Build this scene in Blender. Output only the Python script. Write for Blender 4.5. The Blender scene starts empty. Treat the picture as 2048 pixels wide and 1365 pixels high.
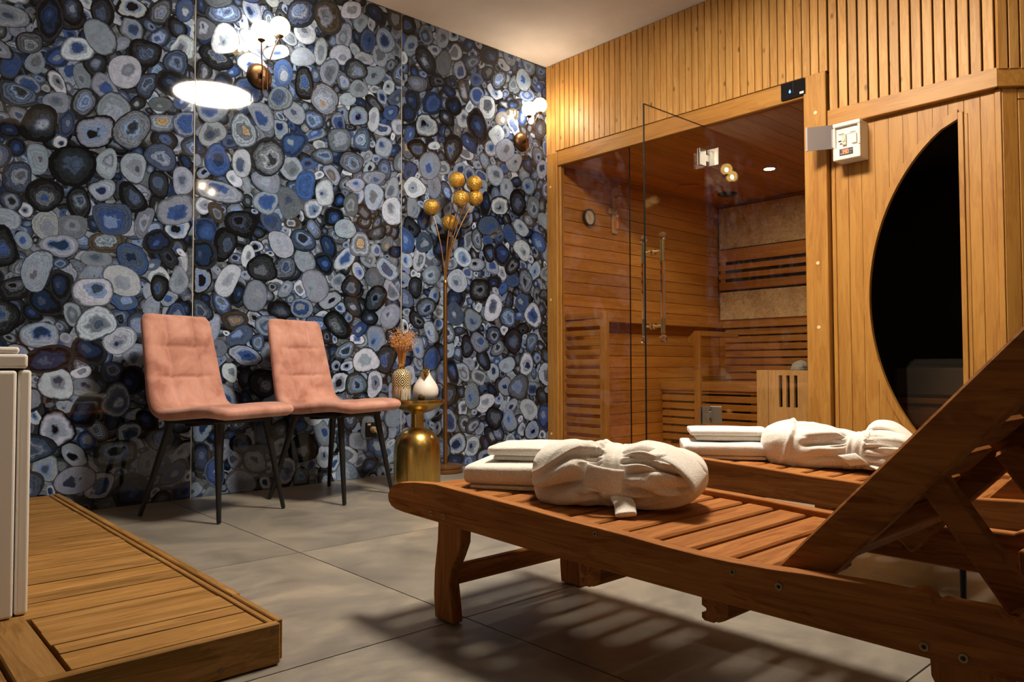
import bpy, bmesh, math, random
import numpy as np
from mathutils import Vector, Matrix, noise

# ------------------------------------------------------------------ camera, world, exposure, area light
F_PX, CAM_H = 1497.0, 0.64
YAW, PITCH, ROLL = (math.radians(a) for a in (47.624, 1.851, -0.163))
SC = bpy.context.scene
COL = SC.collection
def camera():
    cy, sy = math.cos(YAW), math.sin(YAW)
    fw = Vector((cy*math.cos(PITCH), sy*math.cos(PITCH), math.sin(PITCH)))
    r0 = Vector((sy, -cy, 0)); u0 = r0.cross(fw)
    r = r0*math.cos(ROLL)+u0*math.sin(ROLL); u = -r0*math.sin(ROLL)+u0*math.cos(ROLL)
    cd = bpy.data.cameras.new('camera'); co = bpy.data.objects.new('camera', cd); COL.objects.link(co)
    cd.sensor_width = 36; cd.lens = F_PX/2048*36; cd.clip_start = 0.02
    m = Matrix.Identity(4)
    for i in range(3):
        m[i][0], m[i][1], m[i][2] = r[i], u[i], -fw[i]
    m.translation = Vector((0, 0, CAM_H)); co.matrix_world = m
    SC.camera = co
    return fw, r, u
CF, CR, CU = camera()
def pix_on_back_wall(px, py, y):            # where a pixel of the photograph lies on the flat wall (to lay out its print)
    d = CF + CR*((px-1024)/F_PX) - CU*((py-682.5)/F_PX)
    t = y/d.y
    return d.x*t, CAM_H+d.z*t

w = bpy.data.worlds.new('World'); SC.world = w; w.use_nodes = True
w.node_tree.nodes['Background'].inputs[0].default_value = (1, 0.72, 0.45, 1)
w.node_tree.nodes['Background'].inputs[1].default_value = 0.0
SC.view_settings.view_transform = 'Standard'; SC.view_settings.look = 'None'
SC.view_settings.exposure = 0.0; SC.view_settings.gamma = 1; SC.view_settings.use_curve_mapping = False
SC.cycles.use_denoising = True
SC.cycles.max_bounces = 8; SC.cycles.transparent_max_bounces = 16
SC.cycles.sample_clamp_indirect = 4.0
DISC_POWER, BULB_POWER, GLOBE_POWER, SPOT_POWER = 165.0, 1350.0, 12.0, 430.0

YA, XB, ZC = 3.74, 3.76, 2.77               # agate wall plane, wood wall plane, ceiling

# ------------------------------------------------------------------ helpers
class MB:
    def __init__(s): s.v, s.f = [], []
    def add(s, vs, fs, mat=None):
        o = len(s.v)
        if mat is not None: vs = [tuple(mat @ Vector(p)) for p in vs]
        s.v += [tuple(p) for p in vs]; s.f += [tuple(i+o for i in q) for q in fs]
        return s
    def box(s, x0, x1, y0, y1, z0, z1, b=0.0, mat=None):
        lo, hi = (min(x0,x1),min(y0,y1),min(z0,z1)), (max(x0,x1),max(y0,y1),max(z0,z1))
        b = min(b, *[(hi[i]-lo[i])*0.49 for i in range(3)])
        if b <= 0:
            vs = [(hi[0] if c&1 else lo[0], hi[1] if c&2 else lo[1], hi[2] if c&4 else lo[2]) for c in range(8)]
            return s.add(vs, [(0,2,3,1),(4,5,7,6),(0,1,5,4),(2,6,7,3),(0,4,6,2),(1,3,7,5)], mat)
        vs = []
        for c in range(8):
            sg = [(c>>i)&1 for i in range(3)]
            for a in range(3):
                vs.append(tuple((hi[i] if sg[i] else lo[i]) if i == a else ((hi[i]-b) if sg[i] else (lo[i]+b)) for i in range(3)))
        fs = []
        for a in range(3):
            k, l = (a+1)%3, (a+2)%3
            for sd in (0,1):
                fs.append(tuple(((sd<<a)|(i<<k)|(j<<l))*3+a for i,j in ((0,0),(1,0),(1,1),(0,1))))
        for k in range(3):
            a, d = (k+1)%3, (k+2)%3
            for i in (0,1):
                for j in (0,1):
                    c0 = (i<<a)|(j<<d); c1 = c0|(1<<k)
                    fs.append((c0*3+a, c1*3+a, c1*3+d, c0*3+d))
        fs += [(c*3, c*3+1, c*3+2) for c in range(8)]
        return s.add(vs, fs, mat)
    def prism(s, poly, axis, t0, t1, mat=None):      # polygon in the two other axes, extruded along axis
        n = len(poly); i = 'xyz'.index(axis); vs = []
        for t in (t0, t1):
            for p in poly:
                q = list(p); q.insert(i, t); vs.append(tuple(q))
        fs = [tuple(range(n)), tuple(range(2*n-1, n-1, -1))] + [(k, (k+1)%n, n+(k+1)%n, n+k) for k in range(n)]
        return s.add(vs, fs, mat)
    def tube(s, pts, rad, seg=10, caps=True, mat=None):
        pts = [Vector(p) for p in pts]; n = len(pts)
        if not hasattr(rad, '__len__'): rad = [rad]*n
        vs, fs = [], []; ref = None
        for k in range(n):
            t = (pts[min(k+1,n-1)]-pts[max(k-1,0)]).normalized()
            if ref is None:
                ref = Vector((0,0,1)) if abs(t.z) < 0.9 else Vector((1,0,0))
            a = (ref - t*ref.dot(t)).normalized(); ref = a; b = t.cross(a)
            for j in range(seg):
                g = 2*math.pi*j/seg
                vs.append(tuple(pts[k]+(a*math.cos(g)+b*math.sin(g))*rad[k]))
        for k in range(n-1):
            for j in range(seg):
                fs.append((k*seg+j, k*seg+(j+1)%seg, (k+1)*seg+(j+1)%seg, (k+1)*seg+j))
        if caps: fs += [tuple(range(seg-1,-1,-1)), tuple(range((n-1)*seg, n*seg))]
        return s.add(vs, fs, mat)
    def lathe(s, prof, seg=40, mat=None):           # (r, z) profile round z
        vs, fs = [], []; n = len(prof)
        for r, z in prof:
            for j in range(seg):
                g = 2*math.pi*j/seg; vs.append((r*math.cos(g), r*math.sin(g), z))
        for k in range(n-1):
            for j in range(seg):
                fs.append((k*seg+j, k*seg+(j+1)%seg, (k+1)*seg+(j+1)%seg, (k+1)*seg+j))
        if prof[0][0] > 1e-6: fs.append(tuple(range(seg-1,-1,-1)))
        if prof[-1][0] > 1e-6 and n > 2: fs.append(tuple(range((n-1)*seg, n*seg)))
        return s.add(vs, fs, mat)
    def ball(s, c, r, seg=20, rings=12, sc=(1,1,1)):
        prof = [(r*math.sin(math.pi*k/rings), -r*math.cos(math.pi*k/rings)) for k in range(rings+1)]
        return s.lathe(prof, seg, Matrix.Translation(c) @ Matrix.Diagonal((*sc,1)))
    def grid(s, P, closed_u=False):                   # rows of points
        n, m = len(P), len(P[0])
        fs = []
        for i in range(n-1):
            for j in range(m if closed_u else m-1):
                fs.append((i*m+j, i*m+(j+1)%m, (i+1)*m+(j+1)%m, (i+1)*m+j))
        return s.add([p for row in P for p in row], fs)
    def mesh(s, name, smooth=None):
        me = bpy.data.meshes.new(name); me.from_pydata(s.v, [], s.f); 
        bm = bmesh.new(); bm.from_mesh(me)
        bmesh.ops.remove_doubles(bm, verts=bm.verts, dist=1e-6)
        bmesh.ops.recalc_face_normals(bm, faces=bm.faces); bm.to_mesh(me); bm.free()
        if smooth is not None:
            me.polygons.foreach_set('use_smooth', [True]*len(me.polygons))
            if smooth < 180: me.set_sharp_from_angle(angle=math.radians(smooth))
        return me
    def build(s, name, mat, parent=None, smooth=None, at=None):
        me = s.mesh(name, smooth)
        return put(name, me, mat, parent, at)
def put(name, me, mat, parent=None, at=None):
    o = bpy.data.objects.new(name, me); COL.objects.link(o)
    if mat and not me.materials: me.materials.append(mat)
    if parent: o.parent = parent
    if at: o.location = at
    return o
def tag(o, label, cat, group=None):
    o['label'] = label; o['category'] = cat
    if group: o['group'] = group
    return o
def thing(name, label, cat, loc=(0,0,0), rz=0, group=None):
    o = bpy.data.objects.new(name, None); COL.objects.link(o)
    o.empty_display_size = 0.1; o.location = loc; o.rotation_euler = (0,0,rz)
    return tag(o, label, cat, group)
def copy_tree(o, parent=None):
    c = o.copy(); COL.objects.link(c); c.parent = parent
    for ch in list(o.children): copy_tree(ch, c)
    return c
def struct(o, **k):
    o['kind'] = 'structure'
    for a, b in k.items(): o[a] = b
    return o
R = math.radians

# ------------------------------------------------------------------ materials
class NT:
    def __init__(s, name):
        s.m = bpy.data.materials.new(name); s.m.use_nodes = True; s.t = s.m.node_tree
        s.b = s.t.nodes['Principled BSDF']; s.out = s.t.nodes['Material Output']
    def n(s, typ, ins=None, **props):
        nd = s.t.nodes.new('ShaderNode'+typ)
        for k, v in props.items(): setattr(nd, k, v)
        for k, v in (ins or {}).items():
            if hasattr(v, 'is_output') or isinstance(v, bpy.types.NodeSocket): s.t.links.new(v, nd.inputs[k])
            else: nd.inputs[k].default_value = v
        return nd
    def link(s, a, b): s.t.links.new(a, b)
    def set(s, **k):
        for a, v in k.items():
            a = a.replace('_', ' ')
            if isinstance(v, bpy.types.NodeSocket): s.link(v, s.b.inputs[a])
            else: s.b.inputs[a].default_value = v
        return s
    def math(s, op, a, b=0.0, c=0.0, clamp=False):
        nd = s.t.nodes.new('ShaderNodeMath'); nd.operation = op; nd.use_clamp = clamp
        for i, v in enumerate((a, b, c)):
            if isinstance(v, bpy.types.NodeSocket): s.link(v, nd.inputs[i])
            else: nd.inputs[i].default_value = v
        return nd.outputs[0]
    def step(s, v, lo, hi):                      # smooth step of v between lo and hi (sockets or numbers)
        nd = s.t.nodes.new('ShaderNodeMapRange'); nd.interpolation_type = 'SMOOTHSTEP'
        for i, x in ((0, v), (1, lo), (2, hi)):
            if isinstance(x, bpy.types.NodeSocket): s.link(x, nd.inputs[i])
            else: nd.inputs[i].default_value = x
        return nd.outputs[0]
    def mix(s, f, a, b, blend='MIX'):
        nd = s.t.nodes.new('ShaderNodeMix'); nd.data_type = 'RGBA'; nd.blend_type = blend
        for i, v in ((0, f), (6, a), (7, b)):
            if isinstance(v, bpy.types.NodeSocket): s.link(v, nd.inputs[i])
            elif i == 0: nd.inputs[0].default_value = v
            else: nd.inputs[i].default_value = (*v, 1) if len(v) == 3 else v
        return nd.outputs[2]
    def ramp(s, f, stops):
        nd = s.t.nodes.new('ShaderNodeValToRGB'); e = nd.color_ramp.elements
        while len(e) < len(stops): e.new(0.5)
        for q, (p, c) in zip(e, stops): q.position = p; q.color = (*c, 1) if len(c) == 3 else c
        s.link(f, nd.inputs[0]); return nd.outputs[0]
    def coords(s, scale=(1,1,1), rnd=0.0):
        tc = s.n('TexCoord'); v = tc.outputs['Object']
        if rnd:
            oi = s.n('ObjectInfo')
            off = s.n('VectorMath', {0: (7.3*rnd, 3.1*rnd, 5.7*rnd)}, operation='SCALE'); s.link(oi.outputs['Random'], off.inputs['Scale'])
            v = s.n('VectorMath', {0: v, 1: off.outputs[0]}, operation='ADD').outputs[0]
        return s.n('Mapping', {'Vector': v, 'Scale': scale}).outputs[0]
    def bump(s, h, strength=0.3, dist=0.002):
        nd = s.n('Bump', {'Height': h, 'Strength': strength, 'Distance': dist}); s.link(nd.outputs[0], s.b.inputs['Normal']); return nd
def rgb(h):                                     # sRGB hex -> linear
    c = [int(h[i:i+2],16)/255 for i in (0,2,4)]
    return tuple(x/12.92 if x < .04045 else ((x+.055)/1.055)**2.4 for x in c)
def plain(name, col, rough=0.5, metal=0.0, spec=0.5, **k):
    t = NT(name); t.set(Base_Color=(*col,1), Roughness=rough, Metallic=metal, Specular_IOR_Level=spec, **k); return t.m
def wood(name, dark, mid, light, axis, scale=1.0, rough=0.45, vary=0.25, knots=0.0, spec=0.4):
    t = NT(name); a = 'xyz'.index(axis)
    st = [9*scale]*3; st[a] = 0.9*scale
    v = t.coords(tuple(st), 1.0)
    n1 = t.n('TexNoise', {'Vector': v, 'Scale': 3.0, 'Detail': 5.0, 'Roughness': 0.6, 'Distortion': 0.6}).outputs[0]
    st2 = [60*scale]*3; st2[a] = 2.2*scale
    n2 = t.n('TexNoise', {'Vector': t.coords(tuple(st2), 1.0), 'Scale': 3.0, 'Detail': 3.0}).outputs[0]
    rings = t.math('SINE', t.math('MULTIPLY', n1, 46.0))
    f = t.math('ADD', t.math('MULTIPLY', n1, 0.75), t.math('MULTIPLY', rings, 0.055))
    f = t.math('ADD', f, t.math('MULTIPLY', t.math('SUBTRACT', n2, 0.5), 0.35))
    c = t.ramp(f, [(0.22, dark), (0.42, mid), (0.68, light)])
    oi = t.n('ObjectInfo')
    br = t.math('ADD', t.math('MULTIPLY', oi.outputs['Random'], vary), 1.0-vary*0.5)
    c = t.n('VectorMath', {0: c}, operation='SCALE'); t.link(br, c.inputs['Scale']); c = c.outputs[0]
    if knots:
        kv = [12.0]*3; kv[a] = 6.0
        vo = t.n('TexVoronoi', {'Vector': t.coords(tuple(kv), 3.0), 'Scale': 1.0, 'Randomness': 1.0}).outputs['Distance']
        c = t.mix(t.math('MULTIPLY', t.math('SUBTRACT', 1.0, t.step(vo, 0.04, 0.14)), knots), c, tuple(x*0.25 for x in dark))
    t.set(Base_Color=c, Roughness=rough, Specular_IOR_Level=spec)
    t.bump(f, 0.15, 0.001)
    return t.m
MT = {}
PINE = (rgb('a97637'), rgb('bd8d4c'), rgb('cc9f60'))
CEDAR = (rgb('9a662a'), rgb('ad7b37'), rgb('b98842'))
ABA = (rgb('a66c2a'), rgb('bb7f34'), rgb('ca9046'))
TEAK = (rgb('7a4923'), rgb('9a6435'), rgb('b07844'))
DECK = (rgb('71501f'), rgb('936b38'), rgb('aa844c'))
for ax in 'xyz':
    MT['slat'+ax] = wood('slat_wood_'+ax, *PINE, ax, 1.0, 0.5, 0.22, 0.8)
    MT['frame'+ax] = wood('sauna_frame_wood_'+ax, *CEDAR, ax, 0.8, 0.45, 0.12)
    MT['aba'+ax] = wood('sauna_inner_wood_'+ax, *ABA, ax, 0.9, 0.5, 0.3)
    MT['lounge'+ax] = wood('lounger_wood_'+ax, *TEAK, ax, 0.9, 0.65, 0.18, 0.0, 0.06)
    MT['deck'+ax] = wood('deck_wood_'+ax, *DECK, ax, 1.0, 0.65, 0.35, 0.0, 0.2)
MT['ply'] = wood('heater_guard_wood', rgb('a98452'), rgb('c09a63'), rgb('cda972'), 'z', 1.2, 0.5, 0.1)
MT['black'] = plain('black_metal', (0.006,0.006,0.007), 0.42)
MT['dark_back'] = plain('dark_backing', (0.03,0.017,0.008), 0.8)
MT['steel'] = plain('brushed_steel', (0.62,0.6,0.56), 0.28, 1.0)
MT['brass'] = plain('brass', (0.75,0.6,0.3), 0.22, 1.0)
MT['bronze'] = plain('bronze', (0.13,0.068,0.032), 0.38, 0.9)
MT['white_box'] = plain('white_plastic', (0.72,0.67,0.6), 0.4)
MT['gold'] = plain('polished_gold', (0.78,0.52,0.16), 0.12, 1.0)

def m_plaster(name, col, rough=0.85):
    t = NT(name)
    n = t.n('TexNoise', {'Vector': t.coords((1.3,1.3,1.3)), 'Scale': 1.6, 'Detail': 6.0, 'Roughness': 0.6}).outputs[0]
    c = t.mix(t.step(n, 0.35, 0.7), tuple(x*0.86 for x in col), col)
    t.set(Base_Color=c, Roughness=rough); t.bump(n, 0.2, 0.004); return t.m
MT['ceiling'] = m_plaster('ceiling_plaster', (0.64,0.57,0.51))
MT['wall'] = m_plaster('painted_wall', (0.09,0.07,0.055))
def m_tile():
    t = NT('floor_tile')
    v = t.coords((1,1,1), 1.5)
    n = t.n('TexNoise', {'Vector': v, 'Scale': 2.6, 'Detail': 8.0, 'Roughness': 0.62, 'Distortion': 0.8}).outputs[0]
    n2 = t.n('TexNoise', {'Vector': t.coords((1,2.5,1), 1.5), 'Scale': 9.0, 'Detail': 6.0, 'Roughness': 0.7}).outputs[0]
    f = t.math('ADD', t.math('MULTIPLY', n, 0.7), t.math('MULTIPLY', n2, 0.3))
    c = t.ramp(f, [(0.3, rgb('5d5a56')), (0.5, rgb('827c73')), (0.68, rgb('a09686'))])
    t.set(Base_Color=c, Roughness=t.ramp(n2, [(0.3,(0.28,)*3), (0.7,(0.42,)*3)]), Specular_IOR_Level=0.45)
    t.bump(n2, 0.06, 0.001); return t.m
MT['tile'] = m_tile()
MT['grout'] = plain('grout', rgb('5c5246'), 0.9)
def m_velvet():
    t = NT('pink_velvet')
    n = t.n('TexNoise', {'Vector': t.coords((1,1,1), 1.0), 'Scale': 7.0, 'Detail': 5.0, 'Roughness': 0.6, 'Distortion': 0.5}).outputs[0]
    c = t.ramp(n, [(0.32, rgb('9c6a5c')), (0.5, rgb('be8b7c')), (0.7, rgb('cfa093'))])
    t.set(Base_Color=c, Roughness=0.75, Specular_IOR_Level=0.2, Sheen_Weight=0.7, Sheen_Roughness=0.4, Sheen_Tint=(1,0.8,0.72,1))
    f = t.n('TexNoise', {'Vector': t.coords((1,1,1)), 'Scale': 500.0, 'Detail': 1.0}).outputs[0]
    t.bump(f, 0.15, 0.0006); return t.m
MT['velvet'] = m_velvet()
def m_terry(name, col):
    t = NT(name)
    v = t.coords((1,1,1))
    a = t.n('TexNoise', {'Vector': v, 'Scale': 240.0, 'Detail': 3.0, 'Roughness': 0.7}).outputs[0]
    b = t.n('TexNoise', {'Vector': v, 'Scale': 45.0, 'Detail': 3.0}).outputs[0]
    h = t.math('ADD', a, t.math('MULTIPLY', b, 0.8))
    c = t.mix(t.step(a, 0.3, 0.65), tuple(x*0.82 for x in col), col)
    t.set(Base_Color=c, Roughness=0.95, Specular_IOR_Level=0.1, Sheen_Weight=0.3, Sheen_Roughness=0.5)
    t.bump(h, 0.75, 0.0022); return t.m
MT['terry'] = m_terry('white_terry', (0.86,0.82,0.76))
MT['terry2'] = m_terry('white_towelling', (0.82,0.78,0.72))
def m_glass(name, tint, spec=1.0):
    t = NT(name); nt = t.t
    tr = t.n('BsdfTransparent', {'Color': (*tint,1)}); gl = t.n('BsdfGlossy', {'Color': (spec,spec,spec,1), 'Roughness': 0.0})
    ge = t.n('NewGeometry'); fr = t.n('Fresnel', {'IOR': t.math('ADD', 1.45, t.math('MULTIPLY', ge.outputs['Backfacing'], 1/1.45-1.45))}); mx = t.n('MixShader', {0: fr.outputs[0], 1: tr.outputs[0], 2: gl.outputs[0]})
    t.link(mx.outputs[0], t.out.inputs[0]); return t.m
MT['glass'] = m_glass('bronze_tinted_glass', (0.95,0.92,0.87))
MT['glass_door'] = m_glass('clear_bronze_glass', (0.97,0.95,0.92))
MT['glass_dark'] = m_glass('dark_tinted_glass', (0.62,0.55,0.48), 0.4)
MT['edge'] = plain('glass_edge', (0.006,0.008,0.007), 0.35, 0.0, 0.25)
def m_smoke():
    t = NT('smoked_plastic'); tr = t.n('BsdfTransparent', {'Color': (0.8,0.78,0.78,1)}); t.set(Base_Color=(0.19,0.165,0.165,1), Roughness=0.3)
    mx = t.n('MixShader', {0: 0.72, 1: tr.outputs[0], 2: t.b.outputs[0]}); t.link(mx.outputs[0], t.out.inputs[0]); return t.m
MT['smoke'] = m_smoke()
def m_crystal():
    t = NT('clear_acrylic'); t.set(Base_Color=(1,0.97,0.94,1), Roughness=0.02, Transmission_Weight=1.0, IOR=1.45); return t.m
MT['crystal'] = m_crystal()
def emit(name, col, strength):
    t = NT(name); t.set(Base_Color=(0,0,0,1), Emission_Color=(*col,1), Emission_Strength=strength); return t.m

# ------------------------------------------------------------------ setting: floor, ceiling, plain walls
def setting():
    fl = MB().box(-1.2,6.1,-0.3,3.9,-0.06,-0.004).build('floor', MT['grout']); struct(fl, label='grey stone-look tiled floor with thin joints')
    T, g = 0.905, 0.0022
    me = None
    x0, y0 = 1.205-3*T, 2.405-3*T
    for i in range(6):
        for j in range(6):
            a, b = x0+i*T, y0+j*T
            xa, xb, ya, yb = max(a,-1.2)+g, min(a+T,3.80)-g, max(b,-0.3)+g, min(b+T,YA)-g
            if xb-xa < 0.03 or yb-ya < 0.03: continue
            if abs((xb-xa)-(T-2*g)) < 1e-4 and abs((yb-ya)-(T-2*g)) < 1e-4:
                if me is None: me = MB().box(0,T-2*g,0,T-2*g,-0.02,0).mesh('tile')
                put('tile', me, MT['tile'], fl, (xa,ya,0))
            else:
                MB().box(0,xb-xa,0,yb-ya,-0.02,0).build('tile', MT['tile'], fl, at=(xa,ya,0))
    ce = MB().box(-1.2,6.1,-0.3,3.9,ZC,ZC+0.08).build('ceiling', MT['ceiling']); struct(ce, label='warm white plastered ceiling')
    struct(MB().box(-1.3,-1.2,-0.3,3.9,0,ZC).build('wall_left', MT['wall']), label='plain painted wall behind the timber deck')
    struct(MB().box(-1.2,6.1,-0.36,-0.26,0,ZC).build('wall_front', MT['wall']), label='plain painted wall behind the loungers')
    struct(MB().box(6.0,6.1,-0.3,3.9,0,ZC).build('wall_far', MT['wall']), label='plain painted wall beyond the cabins')
setting()

# ------------------------------------------------------------------ agate wall: polished slabs inlaid with agate slices
def m_agate():
    t = NT('agate_slice')
    tc = t.n('TexCoord').outputs['Object']
    A = {k: t.n('Attribute', attribute_name=k) for k in ('c0','c1','c2','c3')}
    r = t.n('Attribute', attribute_name='rad').outputs['Fac']
    sd = t.n('Attribute', attribute_name='seed').outputs['Fac']
    off = t.n('CombineXYZ', {0: sd, 1: t.math('MULTIPLY', sd, 2.3), 2: 0.0}).outputs[0]
    pos = t.n('VectorMath', {0: tc, 1: off}, operation='ADD').outputs[0]
    n1 = t.n('TexNoise', {'Vector': pos, 'Scale': 26.0, 'Detail': 3.0, 'Roughness': 0.55}).outputs[0]
    n2 = t.n('TexNoise', {'Vector': pos, 'Scale': 140.0, 'Detail': 3.0, 'Roughness': 0.7}).outputs[0]
    n4 = t.n('TexNoise', {'Vector': pos, 'Scale': 34.0, 'Detail': 4.0, 'Roughness': 0.6, 'Distortion': 1.0}).outputs[0]
    # streaks running outwards from the heart: noise read in (direction, radius)
    px = t.n('Attribute', attribute_name='dir').outputs['Vector']
    nr = t.n('VectorMath', {0: px}, operation='NORMALIZE').outputs[0]
    dv = t.n('VectorMath', {0: nr}, operation='SCALE'); dv.inputs['Scale'].default_value = 5.0
    dv2 = t.n('VectorMath', {0: dv.outputs[0], 1: t.n('CombineXYZ', {0: sd, 1: t.math('MULTIPLY', r, 1.6), 2: sd}).outputs[0]}, operation='ADD').outputs[0]
    n3 = t.n('TexNoise', {'Vector': dv2, 'Scale': 2.6, 'Detail': 4.0, 'Roughness': 0.7}).outputs[0]
    inner = t.math('SUBTRACT', 1.0, t.math('POWER', r, 4.0))
    rr = t.math('ADD', r, t.math('MULTIPLY', t.math('MULTIPLY', t.math('SUBTRACT', n1, 0.5), 0.85), inner))
    rr = t.math('ADD', rr, t.math('MULTIPLY', t.math('MULTIPLY', t.math('SUBTRACT', n3, 0.5), 0.22), inner))
    rr = t.math('ADD', rr, t.math('MULTIPLY', t.math('SUBTRACT', n2, 0.5), 0.06))
    sw = t.math('ADD', 0.03, t.math('MULTIPLY', t.math('FRACT', t.math('MULTIPLY', sd, 3.7)), 0.09))
    def band(k): return t.step(rr, t.math('SUBTRACT', A[k].outputs['Alpha'], sw), t.math('ADD', A[k].outputs['Alpha'], sw))
    c = t.mix(band('c0'), A['c0'].outputs['Color'], A['c1'].outputs['Color'])
    c = t.mix(band('c1'), c, A['c2'].outputs['Color'])
    c = t.mix(band('c2'), c, A['c3'].outputs['Color'])
    am = A['c3'].outputs['Alpha']                              # how strongly the stone is banded
    ring = t.math('SINE', t.math('MULTIPLY', rr, t.math('ADD', 26.0, t.math('MULTIPLY', sd, 2.6))))
    fine = t.math('ADD', 1.0, t.math('MULTIPLY', ring, t.math('MULTIPLY', am, 0.55)))
    crys = t.math('ADD', 0.15, t.math('ADD', t.math('MULTIPLY', n4, 0.9), t.math('ADD', t.math('MULTIPLY', n3, 0.5), t.math('MULTIPLY', n2, 0.35))))
    f = t.math('MULTIPLY', fine, crys)
    edge = t.math('SUBTRACT', 1.0, t.math('MULTIPLY', t.step(r, 0.95, 1.0), 0.55))
    f = t.math('MULTIPLY', f, edge)
    sc = t.n('VectorMath', {0: c}, operation='SCALE'); t.link(f, sc.inputs['Scale'])
    t.set(Base_Color=sc.outputs[0], Roughness=0.035, Specular_IOR_Level=0.5); return t.m
def m_matrix():
    t = NT('agate_matrix')
    v = t.coords((1,1,1), 1.0)
    n = t.n('TexNoise', {'Vector': v, 'Scale': 22.0, 'Detail': 6.0, 'Roughness': 0.65}).outputs[0]
    v2 = t.n('TexVoronoi', {'Vector': v, 'Scale': 120.0}).outputs['Distance']
    c = t.ramp(n, [(0.3, rgb('25282d')), (0.47, rgb('484f59')), (0.6, rgb('6b7482')), (0.75, rgb('939daa'))])
    c = t.mix(t.math('MULTIPLY', t.math('SUBTRACT', 1.0, t.step(v2, 0.05, 0.25)), 0.45), c, rgb('b8bec8'))
    t.set(Base_Color=c, Roughness=0.035, Specular_IOR_Level=0.5); return t.m
# cx, cy, width, height (pixels of a zoomed crop), tilt, look
Z1 = """558,770,230,190,0,K 425,970,270,230,10,D 230,725,220,200,20,D 730,420,190,190,0,W 770,760,190,240,25,S 660,640,180,200,-30,L 1315,230,155,190,0,W
1270,940,150,170,0,B 1415,955,110,170,0,G 1565,920,190,210,0,S 1665,860,90,130,10,G 1240,780,150,150,0,L 1345,820,120,110,0,B 1265,1120,320,120,15,G 1555,1185,140,140,0,B
1690,1190,130,170,-10,L 1560,1060,190,110,30,L 1770,335,140,110,0,W 1875,300,80,150,0,L 1920,100,160,190,-10,T 1640,580,140,140,0,G 1780,490,110,180,0,D 1900,580,170,160,30,T
1655,430,110,160,0,B 100,1040,190,170,0,S 220,930,130,170,0,L 600,1110,160,120,0,G 625,960,120,180,0,L 780,980,150,180,0,W 1070,1060,120,160,0,L 930,1080,120,150,0,D
1030,1230,210,180,0,G 660,1280,210,200,0,B 260,1140,210,190,0,D 460,1190,130,200,-15,D 330,600,150,120,0,L 490,600,140,170,20,S 860,500,110,160,15,S 450,290,190,140,10,G
340,330,140,130,0,B 480,450,100,160,-10,L 850,310,190,150,0,D 1080,280,160,130,30,L 1030,370,160,140,30,S 290,110,160,250,0,N 600,70,130,180,0,D 770,50,180,130,10,K
940,70,120,160,30,S 1080,60,110,130,0,B 770,170,150,110,30,G 950,720,210,110,0,T 960,820,170,110,20,D 940,610,140,80,0,L 1260,340,210,110,30,D 940,920,200,140,30,S
1950,1270,120,110,0,N 1830,1220,110,110,0,G 1785,1085,120,160,0,B 1900,1130,110,150,0,W 1840,790,150,70,-20,B 1985,820,140,140,0,T 1310,80,190,130,0,S 1475,60,90,170,-25,G 1760,80,160,180,45,S
100,170,110,90,20,L 60,380,130,160,0,B 170,250,150,130,0,S 60,750,140,110,0,N 390,720,100,150,0,B 60,1180,160,110,40,S 420,1330,180,140,0,L 840,1300,90,190,20,L 1040,1340,160,120,0,K"""
Z2 = """500,240,110,140,-20,G 395,240,90,140,0,B 650,260,80,100,0,G 735,350,100,160,-35,D 840,370,95,140,-10,T 835,220,70,130,0,L 1033,468,75,75,0,B 935,410,80,100,-10,G 910,310,80,100,0,T
1110,320,110,120,0,N 690,490,120,90,15,S 435,440,130,110,0,G 340,680,110,130,0,K 530,660,90,80,0,B 635,660,90,110,0,N 775,605,110,130,0,B 660,590,80,130,-20,N 740,740,130,140,0,K
365,820,90,140,0,S 490,865,100,110,0,G 640,790,60,110,10,B 1040,740,100,210,-15,N 1095,630,90,140,0,L 960,700,90,110,-20,W 810,790,90,90,0,W 895,870,100,170,0,D 760,970,130,150,-20,G
430,1040,140,80,5,G 540,1110,80,130,15,L 300,950,140,120,20,S 430,1150,120,140,0,L 300,1200,90,130,0,L 540,1240,130,150,0,L 670,1100,130,110,30,W 655,1210,60,130,0,W 1170,1205,105,110,0,K
1275,1190,90,150,-10,D 1100,1320,130,110,0,B 1065,1100,70,90,0,W 1210,1110,80,130,-10,L 1250,950,90,110,0,W 1390,910,60,100,0,S 1415,420,70,110,0,S 1200,880,100,140,0,L 1120,870,80,90,0,G
960,1280,110,110,0,B 1330,560,90,70,0,B 1180,690,60,110,0,B 1400,510,50,60,0,B 480,760,110,70,10,G 430,700,70,140,10,W 1100,430,70,90,0,D 300,60,110,110,0,W 40,50,90,140,0,L 200,180,60,80,0,G 900,1050,70,90,0,L"""
Z3 = """650,120,150,110,0,T 680,220,170,100,-30,B 840,150,130,130,10,B 710,330,210,110,15,G 790,250,80,110,0,S 1260,150,180,120,40,D 1370,500,130,130,0,S 1480,500,90,150,0,W 1490,230,110,150,0,G
1430,360,160,140,0,W 1550,350,110,180,20,D 820,495,170,170,0,D 715,460,80,120,10,D 620,430,90,120,-10,W 450,770,130,140,20,G 445,940,120,180,0,N 770,960,140,150,0,K 1060,880,170,160,0,D
820,780,110,240,0,N 1380,840,110,100,0,L 210,830,180,130,0,S 920,60,150,100,10,D 1050,50,140,110,0,B 80,150,110,170,-20,S 520,170,90,160,20,W 1330,700,90,140,0,S 690,860,120,130,0,D 1180,930,90,140,0,W
1320,930,110,120,0,L 60,330,140,140,0,L 40,480,160,160,0,N 300,110,130,170,0,B"""
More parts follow.
